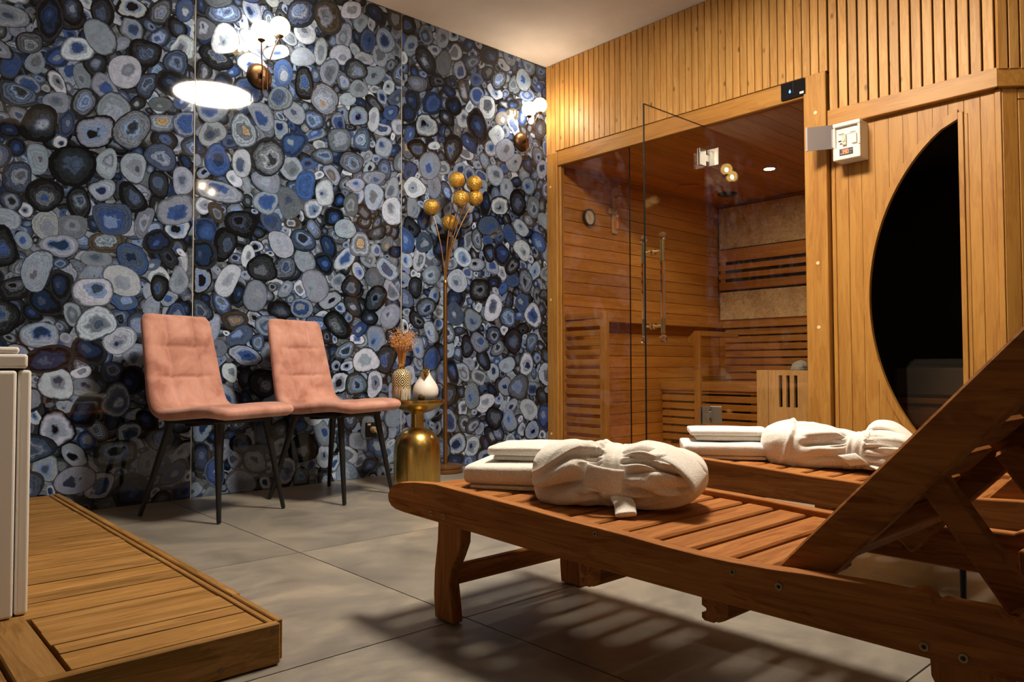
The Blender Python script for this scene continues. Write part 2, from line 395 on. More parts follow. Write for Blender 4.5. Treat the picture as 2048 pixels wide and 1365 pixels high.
def agate_wall():
    rng = random.Random(11)
    xs = [-1.2, 0.092, 1.305, 2.518, 3.80]
    wall = MB().box(xs[0],xs[-1],YA+0.0012,YA+0.16,0,ZC).build('wall_back', plain('joint_filler', rgb('c9c5bb'), 0.6))
    struct(wall, label='polished agate slab wall, blue grey and white slices, thin pale joints')
    mat, mm = m_agate(), m_matrix()
    slabs = []
    for i in range(4):
        slabs.append(MB().box(xs[i]+0.0022,xs[i+1]-0.0022,YA,YA+0.0125,0,ZC-0.001).build('slab', mm, wall))
    # outlines of the slices in wall coordinates (x, z)
    S = []
    def outline(cx, cz, a, b, ang, n=22):
        ph = [rng.uniform(0, 6.28) for _ in range(3)]; am = [rng.uniform(0,.11), rng.uniform(0,.09), rng.uniform(0,.05)]
        pw = rng.uniform(0.82, 1.0)
        P = []
        for k in range(n):
            g = 2*math.pi*k/n
            m = 1 + sum(am[q]*math.sin((q+2)*g+ph[q]) for q in range(3))
            c, s = math.cos(g), math.sin(g)
            x, z = a*m*math.copysign(abs(c)**pw, c), b*m*math.copysign(abs(s)**pw, s)
            P.append((cx+x*math.cos(ang)-z*math.sin(ang), cz+x*math.sin(ang)+z*math.cos(ang)))
        return P
    for txt, ox, oy, sc in ((Z1,0,0,700/2048), (Z2,600,0,550/1611), (Z3,250,600,580/1721)):
        for it in txt.split():
            a = it.split(','); cx, cy, bw, bh, ang = (float(q) for q in a[:5])
            px, py = ox+cx*sc, oy+cy*sc
            P = outline(0, 0, bw*sc*0.5*1.05, bh*sc*0.5*1.05, R(ang))
            S.append(([pix_on_back_wall(px+p[0], py+p[1], YA) for p in P], a[5]))
    # packing: raster of what is taken
    res = 0.0045; x0 = -0.35; W_, H_ = int((3.80-x0)/res), int(ZC/res)
    occ = np.zeros((W_, H_), bool)
    def mask(P):
        P = np.array(P); lo = np.maximum(((P.min(0)-(x0,0))/res).astype(int), 0); hi = np.minimum(((P.max(0)-(x0,0))/res).astype(int)+2, (W_, H_))
        if (hi <= lo).any(): return None
        gx, gz = np.meshgrid(x0+(np.arange(lo[0],hi[0])+.5)*res, (np.arange(lo[1],hi[1])+.5)*res, indexing='ij')
        ins = np.zeros(gx.shape, bool); n = len(P); j = n-1
        for i in range(n):
            xi, zi, xj, zj = P[i][0], P[i][1], P[j][0], P[j][1]
            if zi != zj:
                ins ^= ((zi > gz) != (zj > gz)) & (gx < (xj-xi)*(gz-zi)/(zj-zi)+xi)
            j = i
        return lo, hi, ins
    keep = []
    for P, k in S:
        m = mask(P)
        if m is None or not m[2].any(): continue
        sub = occ[m[0][0]:m[1][0], m[0][1]:m[1][1]]
        if (sub & m[2]).sum() > 0.3*m[2].sum(): continue
        sub |= m[2]; keep.append((P, k, m[2].sum()*res*res))
    kinds = 'WWWGGGGLLLSSSSDDDDBBBNNKT'
    for rad, tries, tol in ((0.085,500,.16),(0.072,2500,.2),(0.06,5000,.24),(0.05,6000,.26),(0.04,6000,.26),(0.03,5000,.25),(0.021,3000,.2)):
        for _ in range(tries):
            cx, cz = rng.uniform(x0, 3.79), rng.uniform(0.0, ZC)
            ix, iz = int((cx-x0)/res), int(cz/res)
            if occ[min(ix,W_-1), min(iz,H_-1)]: continue
            e = rng.uniform(0.55, 0.95); a = rad*rng.uniform(.85,1.15)
            P = outline(cx, cz, a, a*e, rng.uniform(0, 3.14))
            m = mask(P)
            if m is None or not m[2].any(): continue
            sub = occ[m[0][0]:m[1][0], m[0][1]:m[1][1]]
            if (sub & m[2]).sum() > tol*m[2].sum(): continue
            sub |= m[2]; keep.append((P, rng.choice(kinds), m[2].sum()*res*res))
    keep.sort(key=lambda q: -q[2])
    under = []
    gx = x0
    while gx < 3.8:
        gz = 0.02
        while gz < ZC:
            cx, cz = gx+rng.uniform(-.03,.03), gz+rng.uniform(-.03,.03)
            P = outline(cx, cz, rng.uniform(.05,.068), rng.uniform(.036,.052), rng.uniform(0,3.14)); under.append((P, rng.choice('SDSDDNSLGK'), 0.006))
            gz += 0.078
        gx += 0.078
    def jit(c, s=0.12):
        m = 1+rng.uniform(-s*2, s*2); return tuple(max(0.004, x*m*(1+rng.uniform(-s,s)*0.4)) for x in c)
    cool = lambda h: tuple(x*m for x, m in zip(rgb(h), (0.70,0.79,0.92)))
    white, pale, grey, char, black = (cool(h) for h in ('bcc3cf','8e98a8','646b75','2c3036','14161a'))
    blue, dblue, lblue, slate, tan, brown = cool('3a558a'), cool('213352'), cool('7b91b8'), cool('48566f'), rgb('8a7a64'), rgb('3f3a37')
    def look(k):
        u = rng.uniform; ch = rng.choice
        if k == 'W': return (ch((slate,pale,dblue)), u(.06,.2)), (pale, u(.3,.55)), (ch((white,white,pale)), u(.9,.97)), (ch((grey,char)), u(0,.25))
        if k == 'G': return (ch((dblue,blue,slate)), u(.18,.42)), (ch((blue,lblue,pale)), u(.44,.6)), (ch((white,pale,pale)), u(.86,.95)), (ch((char,grey)), u(.1,.5))
        if k == 'K': return (black, u(.2,.34)), (ch((pale,lblue)), u(.5,.6)), (ch((white,pale)), u(.82,.88)), (black, u(.05,.25))
        if k == 'L': return (ch((grey,slate,pale)), u(.15,.3)), (ch((pale,grey)), u(.4,.6)), (ch((white,pale,pale,grey)), u(.92,.98)), (ch((char,grey)), u(.05,.35))
        if k == 'S': return (ch((slate,lblue,grey,char)), u(.22,.38)), (ch((pale,lblue)), u(.46,.6)), (ch((grey,slate)), u(.78,.9)), (char, u(.4,1.))
        if k == 'D': return (ch((slate,blue,grey,black,pale)), u(.2,.35)), (ch((grey,slate)), u(.38,.5)), (char, u(.72,.86)), (black, u(.4,1.))
        if k == 'B': return (ch((lblue,blue,dblue,pale)), u(.2,.45)), (ch((blue,blue,slate)), u(.6,.74)), (ch((dblue,slate,pale,blue)), u(.86,.94)), (ch((char,slate)), u(.15,.6))
        if k == 'N': return (ch((slate,blue)), u(.15,.3)), (dblue, u(.5,.7)), (black, u(.8,.9)), (char, u(.2,.6))
        return (ch((tan,grey,pale)), u(.2,.35)), (ch((grey,pale)), u(.5,.6)), (ch((brown,grey,pale)), u(.84,.92)), (ch((brown,char)), u(.3,.8))
    def slab_of(x):
        for i in range(4):
            if x < xs[i+1]: return i
        return 3
    rest = {i: [] for i in range(4)}
    def mesh_of(items, si):
        V, Fc, at = [], [], {k: [] for k in ('rad','seed','c0','c1','c2','c3','dir')}
        lo, hi = xs[si]+0.0024, xs[si+1]-0.0024
        for P, k, area, depth in items:
            n = len(P); o = len(V); cx = sum(p[0] for p in P)/n; cz = sum(p[1] for p in P)/n
            sz = math.sqrt(area); cx += rng.uniform(-.2,.2)*sz; cz += rng.uniform(-.2,.2)*sz
            y = YA-0.0002-depth
            cl = lambda x, z: (min(max(x,lo),hi), y, min(max(z,0.0008),ZC-0.002))
            V.append(cl(cx,cz)); V += [cl(*p) for p in P]
            Fc += [(o, o+1+i, o+1+(i+1)%n) for i in range(n)]
            at['rad'] += [0.0]+[1.0]*n; sd = rng.uniform(0, 9); at['seed'] += [sd]*(n+1)
            at['dir'] += [(0.0,0.0,0.0)]+[(p[0]-cx,0.0,p[1]-cz) for p in P]
            lk = look(k); b = 1+rng.uniform(-.2,.2)
            for q in range(4):
                c = jit(tuple(x*b for x in lk[q][0])); at['c%d'%q] += [(*c, lk[q][1])]*(n+1)
        me = bpy.data.meshes.new('agate_slice'); me.from_pydata(V, [], Fc)
        for k, vals in at.items():
            if k == 'dir':
                a = me.attributes.new(k, 'FLOAT_VECTOR', 'POINT'); a.data.foreach_set('vector', np.array(vals, np.float32).ravel())
            elif k[0] == 'c':
                a = me.attributes.new(k, 'FLOAT_COLOR', 'POINT'); a.data.foreach_set('color', np.array(vals, np.float32).ravel())
            else:
                a = me.attributes.new(k, 'FLOAT', 'POINT'); a.data.foreach_set('value', np.array(vals, np.float32))
        me.materials.append(mat); return me
    for i, (P, k, area) in enumerate(keep):
        cx = sum(p[0] for p in P)/len(P); cz = sum(p[1] for p in P)/len(P)
        si = slab_of(cx); d = 0.0012*(1-i/len(keep))+0.00002
        inview = cx > 0.62 and cz < ZC
        if inview and sum(1 for c in slabs[si].children) < 290 and area > 0.0035:
            put('agate_slice', mesh_of([(P,k,area,d)], si), None, slabs[si])
        else: rest[si].append((P,k,area,d))
    for i, (P, k, area) in enumerate(under):
        rest[slab_of(sum(p[0] for p in P)/len(P))].append((P, k, area, -0.00016+2e-6*(i*37%61)))
    for si in range(4):
        if rest[si]:
            o = put('small_agate_slices', mesh_of(rest[si], si), None, slabs[si]); o['kind'] = 'stuff'
agate_wall()

# ------------------------------------------------------------------ wood wall: slats above the cabins
def wood_wall():
    wall = MB().box(XB+0.012,XB+0.05,1.70,YA,2.146,ZC).box(XB+0.012,XB+0.05,0.95,1.70,1.94,ZC).build('wall_right', MT['dark_back'])
    struct(wall, label='wall of upright pine slats above the two cabins')
    p = 0.04522; rng = random.Random(4); sl = {}
    y = YA-0.003
    k = 0
    while y-p > 1.70:
        z0 = 2.145 if y < 3.66 else 2.128
        key = ('a', z0)
        if key not in sl: sl[key] = MB().box(-0.006,0.012,-0.0402,0,z0,ZC-0.003,0.0012).mesh('slat')
        put('slat', sl[key], MT['slatz'], wall, (XB-0.008,y,0)); y -= p; k += 1
    y = 1.6975; p2 = 0.0492
    sl2 = MB().box(-0.006,0.012,-0.0405,0,1.93,ZC-0.003,0.0012).mesh('slat')
    while y-p2 > 0.915:
        put('slat', sl2, MT['slatz'], wall, (XB-0.006+0.006*0,y,0)); y -= p2
    ch = MB().box(0,0.72,0.0,0.02,1.94,ZC).build('chamfer_backing', MT['dark_back'], wall)
    ch.location = (XB+0.014,0.955,0); ch.rotation_euler = (0,0,R(-45))
    sl3 = MB().box(0,0.0405,-0.018,-0.002,1.93,ZC-0.003,0.0012).mesh('slat')
    for i in range(14):
        o = put('slat', sl3, MT['slatz'], wall)
        dx = -0.016+i*p2; o.location = (XB+0.012+dx*0.7071, 0.953-dx*0.7071, 0); o.rotation_euler = (0,0,R(-45))
wood_wall()

# ------------------------------------------------------------------ sauna cabin
def sauna():
    t = thing('sauna_cabin', 'glass fronted pine sauna cabin beside the agate wall, its door open', 'sauna', (XB,2.74,0))
    O = Vector((XB,2.74,0))
    def part(name, mb, mat, parent=t, smooth=None):
        return mb.build(name, mat, parent, smooth, at=tuple(-O) if parent is t else None)
    B = MB
    pl = part('post', B().box(XB-0.012,XB+0.05,3.637,3.737,0.003,2.144,0.003), MT['framez'])
    pr = part('post', B().box(XB-0.02,XB+0.06,1.715,1.832,0.003,2.144,0.003), MT['framez'])
    part('lintel', B().box(XB-0.008,XB+0.05,1.833,3.636,2.04,2.1435,0.003), MT['framey'])
    part('jamb', B().box(XB+0.005,XB+0.04,3.617,3.636,0.003,2.039,0.002), MT['framez'])
    part('sill', B().box(XB,XB+0.05,1.833,3.616,0.003,0.03,0.002), MT['framey'])
    plug = B().lathe([(0.0,-0.001),(0.009,-0.001),(0.009,0.0015),(0,0.0015)], 14, Matrix.Rotation(R(-90),4,'Y')).mesh('plug')
    mp = plain('pale_plug', rgb('e6c79a'), 0.5)
    for par, x, y, zs in ((pl,XB-0.0125,3.70,(0.16,1.10,1.90)),(pr,XB-0.0205,1.768,(0.83,1.16,1.94))):
        for z in zs: put('plug', plug, mp, par, (x,y,z))
    # glass
    def pane(name, mb, mat, parent=t): 
        return part(name, mb, mat, parent)
    g1 = pane('glass_panel', B().box(XB+0.016,XB+0.024,3.02,3.617,0.03,2.04), MT['glass'])
    part('edge', B().box(XB+0.0155,XB+0.0245,3.0165,3.0195,0.03,2.04), MT['edge'], g1)
    pane('glass_panel', B().box(XB+0.016,XB+0.024,1.832,2.446,0.03,2.04), MT['glass'])
    dr = pane('door', B().box(3.182,XB-0.004,2.436,2.444,0.03,2.03), MT['glass_door'])
    part('edge', B().box(3.1785,3.1815,2.4355,2.4445,0.03,2.0325).box(3.1816,XB-0.004,2.4355,2.4445,2.0305,2.0325), MT['edge'], dr)
    for z0, sc in ((1.795,1),(0.30,1)):
        h = part('hinge', B().box(XB-0.07,XB-0.006,2.444,2.45,z0,z0+0.1,0.002).box(XB-0.07,XB-0.006,2.43,2.436,z0,z0+0.1,0.002)
                 .box(XB-0.012,XB+0.016,2.432,2.448,z0+0.03,z0+0.07,0.002).box(XB+0.01,XB+0.016,2.36,2.436,z0,z0+0.1,0.002), MT['steel'], dr)
    # handle: two acrylic bars with brass ends and crystal balls, one each side of the glass
    for sy in (-1,1):
        y = 2.44+sy*0.062; x = 3.25
        for z0, z1 in ((1.19,1.30),(0.805,0.885)):
            part('handle_sleeve', B().tube([(x,y,z0),(x,y,z1)],0.0125,16), MT['brass'], dr, 40)
        part('handle_bar', B().tube([(x,y,0.8855),(x,y,1.1895)],0.0135,16), MT['crystal'], dr, 40)
        for z in (1.322,0.778):
            part('handle_ball', B().ball((x,y,z),0.0225,10,7), MT['crystal'], dr)
    for z in (1.245,0.845):
        part('handle_spacer', B().tube([(3.25,2.376,z),(3.25,2.43,z)],0.007,12).tube([(3.25,2.45,z),(3.25,2.504,z)],0.007,12)
             .tube([(3.25,2.425,z),(3.25,2.435,z)],0.017,16).tube([(3.25,2.445,z),(3.25,2.455,z)],0.017,16), MT['brass'], dr, 40)
    # inside: plank walls and ceiling
    X1, YL, YR, ZT = 5.83, 3.66, 1.78, 2.05
    sh = part('shell', B().box(XB+0.052,X1+0.06,YL+0.012,3.735,0,2.13).box(X1+0.012,X1+0.06,YR,YL+0.012,0,2.13).box(XB+0.06,X1+0.06,1.72,YR-0.012,0,2.13)
              .box(XB+0.052,X1+0.06,1.72,3.735,ZT+0.014,2.13), MT['dark_back'])
    h = 0.088
    for k in range(24):
        z0, z1 = 0.005+k*h, min(0.005+k*h+h-0.003, ZT)
        part('plank', B().box(XB+0.053,X1,YL,YL+0.011,z0,z1,0.002), MT['abax'])
        part('plank', B().box(X1,X1+0.011,YR,YL-0.001,z0,z1,0.002), MT['abay'])
        part('plank', B().box(XB+0.063,X1,YR-0.011,YR,z0,z1,0.002), MT['abax'])
    for k in range(21):
        y0 = YR+k*0.09
        part('ceiling_plank', B().box(XB+0.053,X1,y0,min(y0+0.087,YL),ZT,ZT+0.012,0.002), MT['abax'])
    part('floor_board', B().box(XB+0.053,X1,YR,YL,0.0,0.012), MT['abay'])
    # back wall: two stone panels with a slotted wooden strip between
    ts = NT('mottled_stone')
    n = ts.n('TexNoise', {'Vector': ts.coords((1,1,1)), 'Scale': 28.0, 'Detail': 6.0, 'Roughness': 0.7, 'Distortion': 1.2}).outputs[0]
    n2 = ts.n('TexNoise', {'Vector': ts.coords((1,1,1)), 'Scale': 5.0, 'Detail': 3.0}).outputs[0]
    c = ts.ramp(n, [(0.28, rgb('8a6232')), (0.4, rgb('cbaa74')), (0.6, rgb('e3cb9f')), (0.75, rgb('efdcb8'))])
    ts.set(Base_Color=ts.mix(ts.step(n2,0.3,0.7), c, ts.mix(1.0, c, (0.8,0.74,0.66), 'MULTIPLY')), Roughness=0.7); ts.bump(n, 0.5, 0.006)
    part('stone_panel', B().box(X1-0.02,X1,YR+0.02,YL-0.02,1.655,ZT-0.03,0.004), ts.m)
    part('stone_panel', B().box(X1-0.02,X1,YR+0.02,YL-0.02,1.03,1.275,0.004), ts.m)
    part('slot_backing', B().box(X1-0.012,X1,YR+0.02,YL-0.02,1.276,1.654), MT['dark_back'])
    zs = [(1.29,1.36),(1.388,1.435),(1.463,1.51),(1.538,1.645)]
    for z0, z1 in zs:
        part('slat', B().box(X1-0.035,X1-0.012,YR+0.02,YL-0.02,z0,z1,0.004), MT['abay'])
    for y in (2.05,2.80,3.60):
        part('divider', B().box(X1-0.034,X1-0.012,y-0.022,y+0.022,1.29,1.645,0.002), MT['abaz'])
    part('rail', B().box(XB+0.10,X1-0.02,YL-0.085,YL-0.001,0.955,1.0,0.004), MT['abax'])
    # slatted end screen just behind the glass
    scp = part('screen', B().box(XB+0.085,XB+0.125,3.283,3.337,0.012,1.0,0.003), MT['framez'])
    for k in range(13):
        z0 = 0.10+k*0.067
        part('slat', B().box(XB+0.09,XB+0.112,3.337,3.655,z0,z0+0.042,0.003), MT['framey'], scp)
    part('top_rail', B().box(XB+0.085,XB+0.13,3.338,3.655,0.955,1.0,0.003), MT['framey'], scp)
    # ceiling fittings
    sp = part('loudspeaker', B().lathe([(0,ZT-0.012),(0.07,ZT-0.012),(0.082,ZT-0.006),(0.082,ZT-0.0005)], 28, Matrix.Translation((5.45,3.33,0))), MT['black'], t, 40)
    part('vent', B().box(-0.075,0.075,-0.075,0.075,ZT-0.015,ZT-0.0005,0.004, Matrix.Translation((4.98,3.40,0)) @ Matrix.Rotation(R(45),4,'Z')), MT['abay'])
    dl = part('downlight', B().lathe([(0.05,ZT-0.0005),(0.05,ZT-0.008),(0.037,ZT-0.008),(0.037,ZT-0.004)], 28, Matrix.Translation((4.96,2.69,0))), MT['steel'], t, 40)
    part('lamp', B().lathe([(0.0,ZT-0.005),(0.036,ZT-0.005),(0.036,ZT-0.0045)], 24, Matrix.Translation((4.96,2.69,0))), emit('downlight_lamp', (1,0.86,0.68), SPOT_POWER), dl)
    # bench along the back wall
    b = thing('sauna_bench', 'slatted L-shaped sauna bench with tall backrest against the stone panels', 'bench', (5.4,2.8,0.012))
    OB = Vector((5.4,2.8,0.012))
    def bp(name, mb, mat, parent=b): return mb.build(name, mat, parent, at=tuple(-OB) if parent is b else None)
    for k in range(6):
        x0 = 4.97+k*0.135
        bp('seat_slat', B().box(x0,x0+0.122,1.80,YL-0.005,0.475,0.502,0.004), MT['framey'])
    for k in range(7):
        z0 = 0.045+k*0.062
        bp('front_slat', B().box(4.975,4.995,1.80,YL-0.005,z0,z0+0.047,0.003), MT['framey'])
    bp('front_rail', B().box(4.955,4.975,1.80,YL-0.005,0.44,0.502,0.003), MT['framey'])
    for k in range(7):
        z0 = 0.515+k*0.063
        bp('back_slat', B().box(X1-0.075,X1-0.05,1.80,YL-0.1,z0,z0+0.05,0.003), MT['framey'])
    bp('back_cap', B().box(X1-0.10,X1-0.022,1.80,YL-0.09,0.955,0.998,0.003), MT['framey'])
    for y in (2.0,2.45,2.9,3.35):
        bp('back_batten', B().box(X1-0.049,X1-0.022,y-0.02,y+0.02,0.515,0.95), MT['framez'])
    for y in (2.3,2.85,3.3,3.62):
        bp('leg', B().box(4.996,5.03,y-0.03,y+0.03,0.012,0.474), MT['framez'])
    bp('shade_sheet', B().box(5.2,5.21,1.80,YL-0.005,0.02,0.47), MT['dark_back'])  # dark sheet added to stand for the shade under the seat
    ar = bp('arm_post', B().box(4.925,4.955,3.27,3.32,0.012,0.90,0.003), MT['framez'])
    bp('bracket', B().prism([(3.32,0.89),(3.37,0.85),(3.37,0.82),(3.32,0.78)], 'x', 4.925, 4.955), MT['framez'], ar)
    bp('arm_rest', B().box(4.955,5.5,3.275,3.315,0.86,0.90,0.003), MT['framex'])
    # heater behind its wooden guard
    hh = thing('sauna_heater', 'pale plywood heater guard with three upright slots below grey stones', 'heater', (4.35,2.08,0.012))
    OH = Vector((4.35,2.08,0.012))
    def hp(name, mb, mat, parent=hh, sm=None): return mb.build(name, mat, parent, sm, at=tuple(-OH) if parent is hh else None)
    hp('corner_post', B().box(4.195,4.235,2.305,2.38,0.013,0.605,0.003), MT['ply'])
    def slot_panel():
        m = B(); y0, y1, z0, z1 = 1.80, 2.303, 0.013, 0.605
        sl = [(2.215,2.237),(2.168,2.19),(2.12,2.142)]; a0, a1 = 0.385, 0.575
        m.box(4.2,4.22,y0,y1,z0,a0).box(4.2,4.22,y0,y1,a1,z1).box(4.2,4.22,2.237,y1,a0,a1).box(4.2,4.22,y0,2.12,a0,a1)
        m.box(4.2,4.22,2.19,2.215,a0,a1).box(4.2,4.22,2.142,2.168,a0,a1); return m
    hp('guard_panel', slot_panel(), MT['ply'])
    hp('side_panel', B().box(4.236,4.56,2.35,2.37,0.013,0.605,0.002), MT['ply'])
    hp('heater_body', B().box(4.26,4.53,1.83,2.3,0.06,0.58,0.01), MT['black'])
    rr = random.Random(3); mst = plain('heater_stone', rgb('8c8c8a'), 0.8)
    for k in range(14):
        bm = B(); r = rr.uniform(0.03,0.045)
        bm.ball((rr.uniform(4.29,4.5),rr.uniform(1.86,2.22),0.60+rr.uniform(-.01,.03)), r, 8, 6, (1,rr.uniform(.8,1.3),rr.uniform(.6,.9)))
        hp('stone', bm, mst)
    # thermometer dial
    th = thing('dial_thermometer', 'round white dial thermometer with dark rim on the sauna side wall', 'thermometer', (4.09,YL,1.72))
    RX = Matrix.Rotation(R(90),4,'X')
    B().lathe([(0.0,0.002),(0.058,0.002),(0.062,0.012),(0.062,0.026),(0.053,0.03),(0.053,0.024)], 36, RX).build('rim', plain('dial_rim', rgb('3a3430'),0.4), th, 40)
    B().lathe([(0.0,0.0245),(0.0525,0.0245)], 36, RX).build('face', plain('dial_face', rgb('c8bfb0'),0.5), th)
    m = B()
    for k in range(21):
        g = R(-120+k*12); a, b_ = 0.040, 0.049
        m.box(-0.0012,0.0012,a,b_,0.0246,0.0252, 0, RX @ Matrix.Rotation(g,4,'Z'))
    m.box(-0.0015,0.0015,-0.01,0.036,0.0255,0.0262,0,RX @ Matrix.Rotation(R(40),4,'Z')).box(-0.0012,0.0012,0,0.02,0.0255,0.0262,0,RX @ Matrix.Rotation(R(200),4,'Z'))
    m.build('scale_marks', MT['black'], th)
    st = thing('sand_timer', 'wooden sauna sand timer with amber glass on the side wall', 'timer', (4.39,YL,1.80))
    B().box(-0.03,0.03,-0.018,-0.001,-0.165,0.165,0.003).build('back_board', MT['ply'], st)
    B().box(-0.085,0.03,-0.026,-0.0185,-0.022,0.022,0.003).build('cross_arm', MT['ply'], st)
    gp = [(0.0,-0.14),(0.012,-0.138),(0.014,-0.08),(0.004,-0.008),(0.004,0.0),(0.014,0.07),(0.014,0.12),(0.0,0.13)]
    B().lathe(gp, 16, Matrix.Translation((0.0,-0.035,0))).build('glass_tube', m_glass('amber_glass',(1,0.85,0.55)), st, 60)
    B().lathe([(0.0,-0.132),(0.010,-0.13),(0.0118,-0.07),(0.0,-0.06)], 14, Matrix.Translation((0.0,-0.035,0))).build('sand', plain('orange_sand', rgb('e09a2c'),0.8), st, 60)
    # touch switch on the lintel
    sw = thing('touch_switch', 'black glass switch plate with glowing blue mark on the sauna lintel', 'switch', (XB-0.009,1.887,2.096))
    B().box(-0.012,0.0,-0.07,0.07,-0.045,0.045,0.003).build('plate', plain('black_glass',(0.006,0.006,0.008),0.15), sw)
    B().box(-0.0132,-0.0122,-0.001,0.001,-0.02,0.04).build('seam', MT['dark_back'], sw)
    mb_ = emit('blue_led', (0.05,0.2,1.0), 7.0)
    B().lathe([(0.0,0.0),(0.0045,0.003),(0.006,0.008),(0.003,0.016),(0.0,0.021)], 12, Matrix.Translation((-0.0125,0.018,-0.018)) @ Matrix.Diagonal((0.2,1,1,1))).build('lit_mark', mb_, sw)
    B().box(-0.0135,-0.0121,-0.058,-0.036,-0.036,-0.024).build('sticker', MT['white_box'], sw)
sauna()

# ------------------------------------------------------------------ infrared cabin with the half-moon window
def cabin():
    t = thing('infrared_cabin', 'plank clad corner cabin with a half-moon dark window, right of the sauna', 'cabin', (XB+0.02,1.3,0))
    O = Vector((XB+0.02,1.3,0)); X0 = XB+0.022
    def part(name, mb, mat, parent=t, smooth=None): return mb.build(name, mat, parent, smooth, at=tuple(-O) if parent is t else None)
    B = MB
    Zc, Hh, yw, Sg = 0.955, 0.80, 1.122, 0.405
    Rr = (Hh*Hh+Sg*Sg)/(2*Sg)
    def width(dz, off=0.0):                       # how far the window bulges at height dz from its middle
        h, s = Hh+off*1.5, Sg+off
        if abs(dz) >= h: return 0.0
        r = (h*h+s*s)/(2*s); a = math.sqrt(max(0,r*r-dz*dz))-(r-s); b = s*math.sqrt(1-(dz/h)**2)
        return 0.62*a+0.38*b
    def zhalf(y, off=0.0):                        # half-height of the window at depth y
        wv = y-yw; lo, hi = 0.0, Hh+off*1.5
        if wv <= 0: return hi
        if wv >= Sg+off: return 0.0
        for _ in range(30):
            m = (lo+hi)/2
            if width(m, off) > wv: lo = m
            else: hi = m
        return lo
    pw = 0.0655; y = 1.688; off = 0.018; yr = 1.10
    part('corner_stile', B().box(X0-0.006,X0+0.02,1.6885,1.708,0.003,1.855,0.002), MT['framez'])
    while y > 0.985:
        a, b = y-pw+0.0016, y
        a = max(a, 0.978)
        if a >= yw+Sg+off or b <= yr:
            part('plank', B().box(X0,X0+0.014,a,b,0.003,1.855,0.0014), MT['framez'])
        elif a < yr+0.012:                          # runs beside the straight window edge
            part('plank', B().box(X0,X0+0.014,a,yr-0.001,0.003,1.855,0.0014), MT['framez'])
            zt = Zc+Hh+0.03
            for z0, z1 in ((zt,1.855),(0.003,Zc-Hh-0.03)): part('plank', B().box(X0,X0+0.014,yr,b,z0,z1,0.0012), MT['framez'])
        else:
            ys = [a+(b-a)*i/6 for i in range(7)]
            for sg, ze in ((1,1.855),(-1,0.003)):
                poly = [(q, Zc+sg*max(zhalf(q,off),0.0005)) for q in ys]+[(b,ze),(a,ze)]
                part('plank', B().prism(poly,'x',X0,X0+0.014), MT['framez'])
        y -= pw
    part('corner_post', B().box(X0-0.004,X0+0.03,0.953,0.9775,0.003,1.855,0.002), MT['framez'])
    # window frame and glass
    N = 48; zs = [Zc-Hh+2*Hh*i/N for i in range(N+1)]
    for i0, i1 in ((0,15),(15,34),(34,48)):
        inn, out = [], []
        for i in range(i0, i1+1):
            f = i/N
            z = zs[i]; inn.append((yw+width(z-Zc), z))
            dz = (z-Zc)*(Hh+0.045)/Hh; out.append((yw+width(dz,0.028), Zc+dz))
        rows = [[(x,p[0],p[1]) for p in path] for x, path in ((X0+0.012,inn),(X0-0.012,inn),(X0-0.012,out),(X0+0.012,out),(X0+0.012,inn))]
        m = B().grid(rows)
        for k in (0, len(inn)-1): m.add([rows[q][k] for q in range(4)], [(0,1,2,3)])
        part('window_frame', m, MT['framez'])
    part('window_stile', B().box(X0-0.012,X0+0.012,yr,yw,Zc-Hh-0.03,Zc+Hh+0.03,0.002), MT['framez'])
    part('stop_bead', B().box(X0-0.004,X0+0.004,yr-0.017,yr-0.001,Zc-Hh-0.02,Zc+Hh+0.02,0.002), MT['framez'])
    gl = [(yw,Zc-Hh)]+[(yw+width(z-Zc),z) for z in zs]+[(yw,Zc+Hh)]
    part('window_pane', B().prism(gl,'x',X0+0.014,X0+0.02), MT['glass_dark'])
    # cornice
    part('cornice', B().box(X0-0.035,X0+0.03,0.955,1.711,1.852,1.938,0.003), MT['framey'])
    part('cornice', B().box(0,0.75,-0.03,0.035,1.852,1.938,0.003, Matrix.Translation((X0-0.012,0.978,0)) @ Matrix.Rotation(R(-45),4,'Z')), MT['framex'])
    # chamfered door side
    M = Matrix.Translation((X0+0.004,0.966,0)) @ Matrix.Rotation(R(-45),4,'Z')
    part('door_stile', B().box(0.01,0.075,-0.014,0.0,0.003,1.855,0.002,M), MT['framez'])
    part('door_frame', B().box(0.077,0.11,-0.014,0.012,0.003,1.80,0.004,M), MT['framez'])
    part('door_frame', B().box(0.077,0.62,-0.014,0.012,1.801,1.851,0.004,M), MT['framex'])
    part('door', B().box(0.111,0.62,-0.012,-0.003,0.02,1.80,0.003,M), MT['framez'])
    part('door_stile', B().box(0.622,0.7,-0.014,0.0,0.003,1.855,0.002,M), MT['framez'])
    # inside
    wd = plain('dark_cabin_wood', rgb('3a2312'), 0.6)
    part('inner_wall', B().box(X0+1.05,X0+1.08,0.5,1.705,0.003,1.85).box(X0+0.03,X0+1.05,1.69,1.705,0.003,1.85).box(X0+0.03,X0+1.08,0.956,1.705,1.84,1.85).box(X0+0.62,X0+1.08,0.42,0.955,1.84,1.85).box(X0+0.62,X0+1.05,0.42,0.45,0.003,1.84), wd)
    part('bench_front', B().box(X0+0.46,X0+0.49,0.58,1.688,0.30,0.43,0.003).box(X0+0.44,X0+0.49,0.6,1.688,0.432,0.46,0.003), MT['framey'])
    part('bench_seat', B().box(X0+0.492,X0+1.0,0.56,1.688,0.43,0.455,0.003), MT['framey'])
    part('back_cushion', B().box(X0+0.62,X0+0.68,0.55,1.66,0.456,0.62,0.02), plain('grey_cushion', rgb('8a8682'), 0.85))
    # wall control box with its flap open
    c = thing('control_box', 'white control box with open smoked flap and red digits, by the window', 'control panel', (X0,1.588,1.745))
    OX = Vector((X0,1.588,1.745))
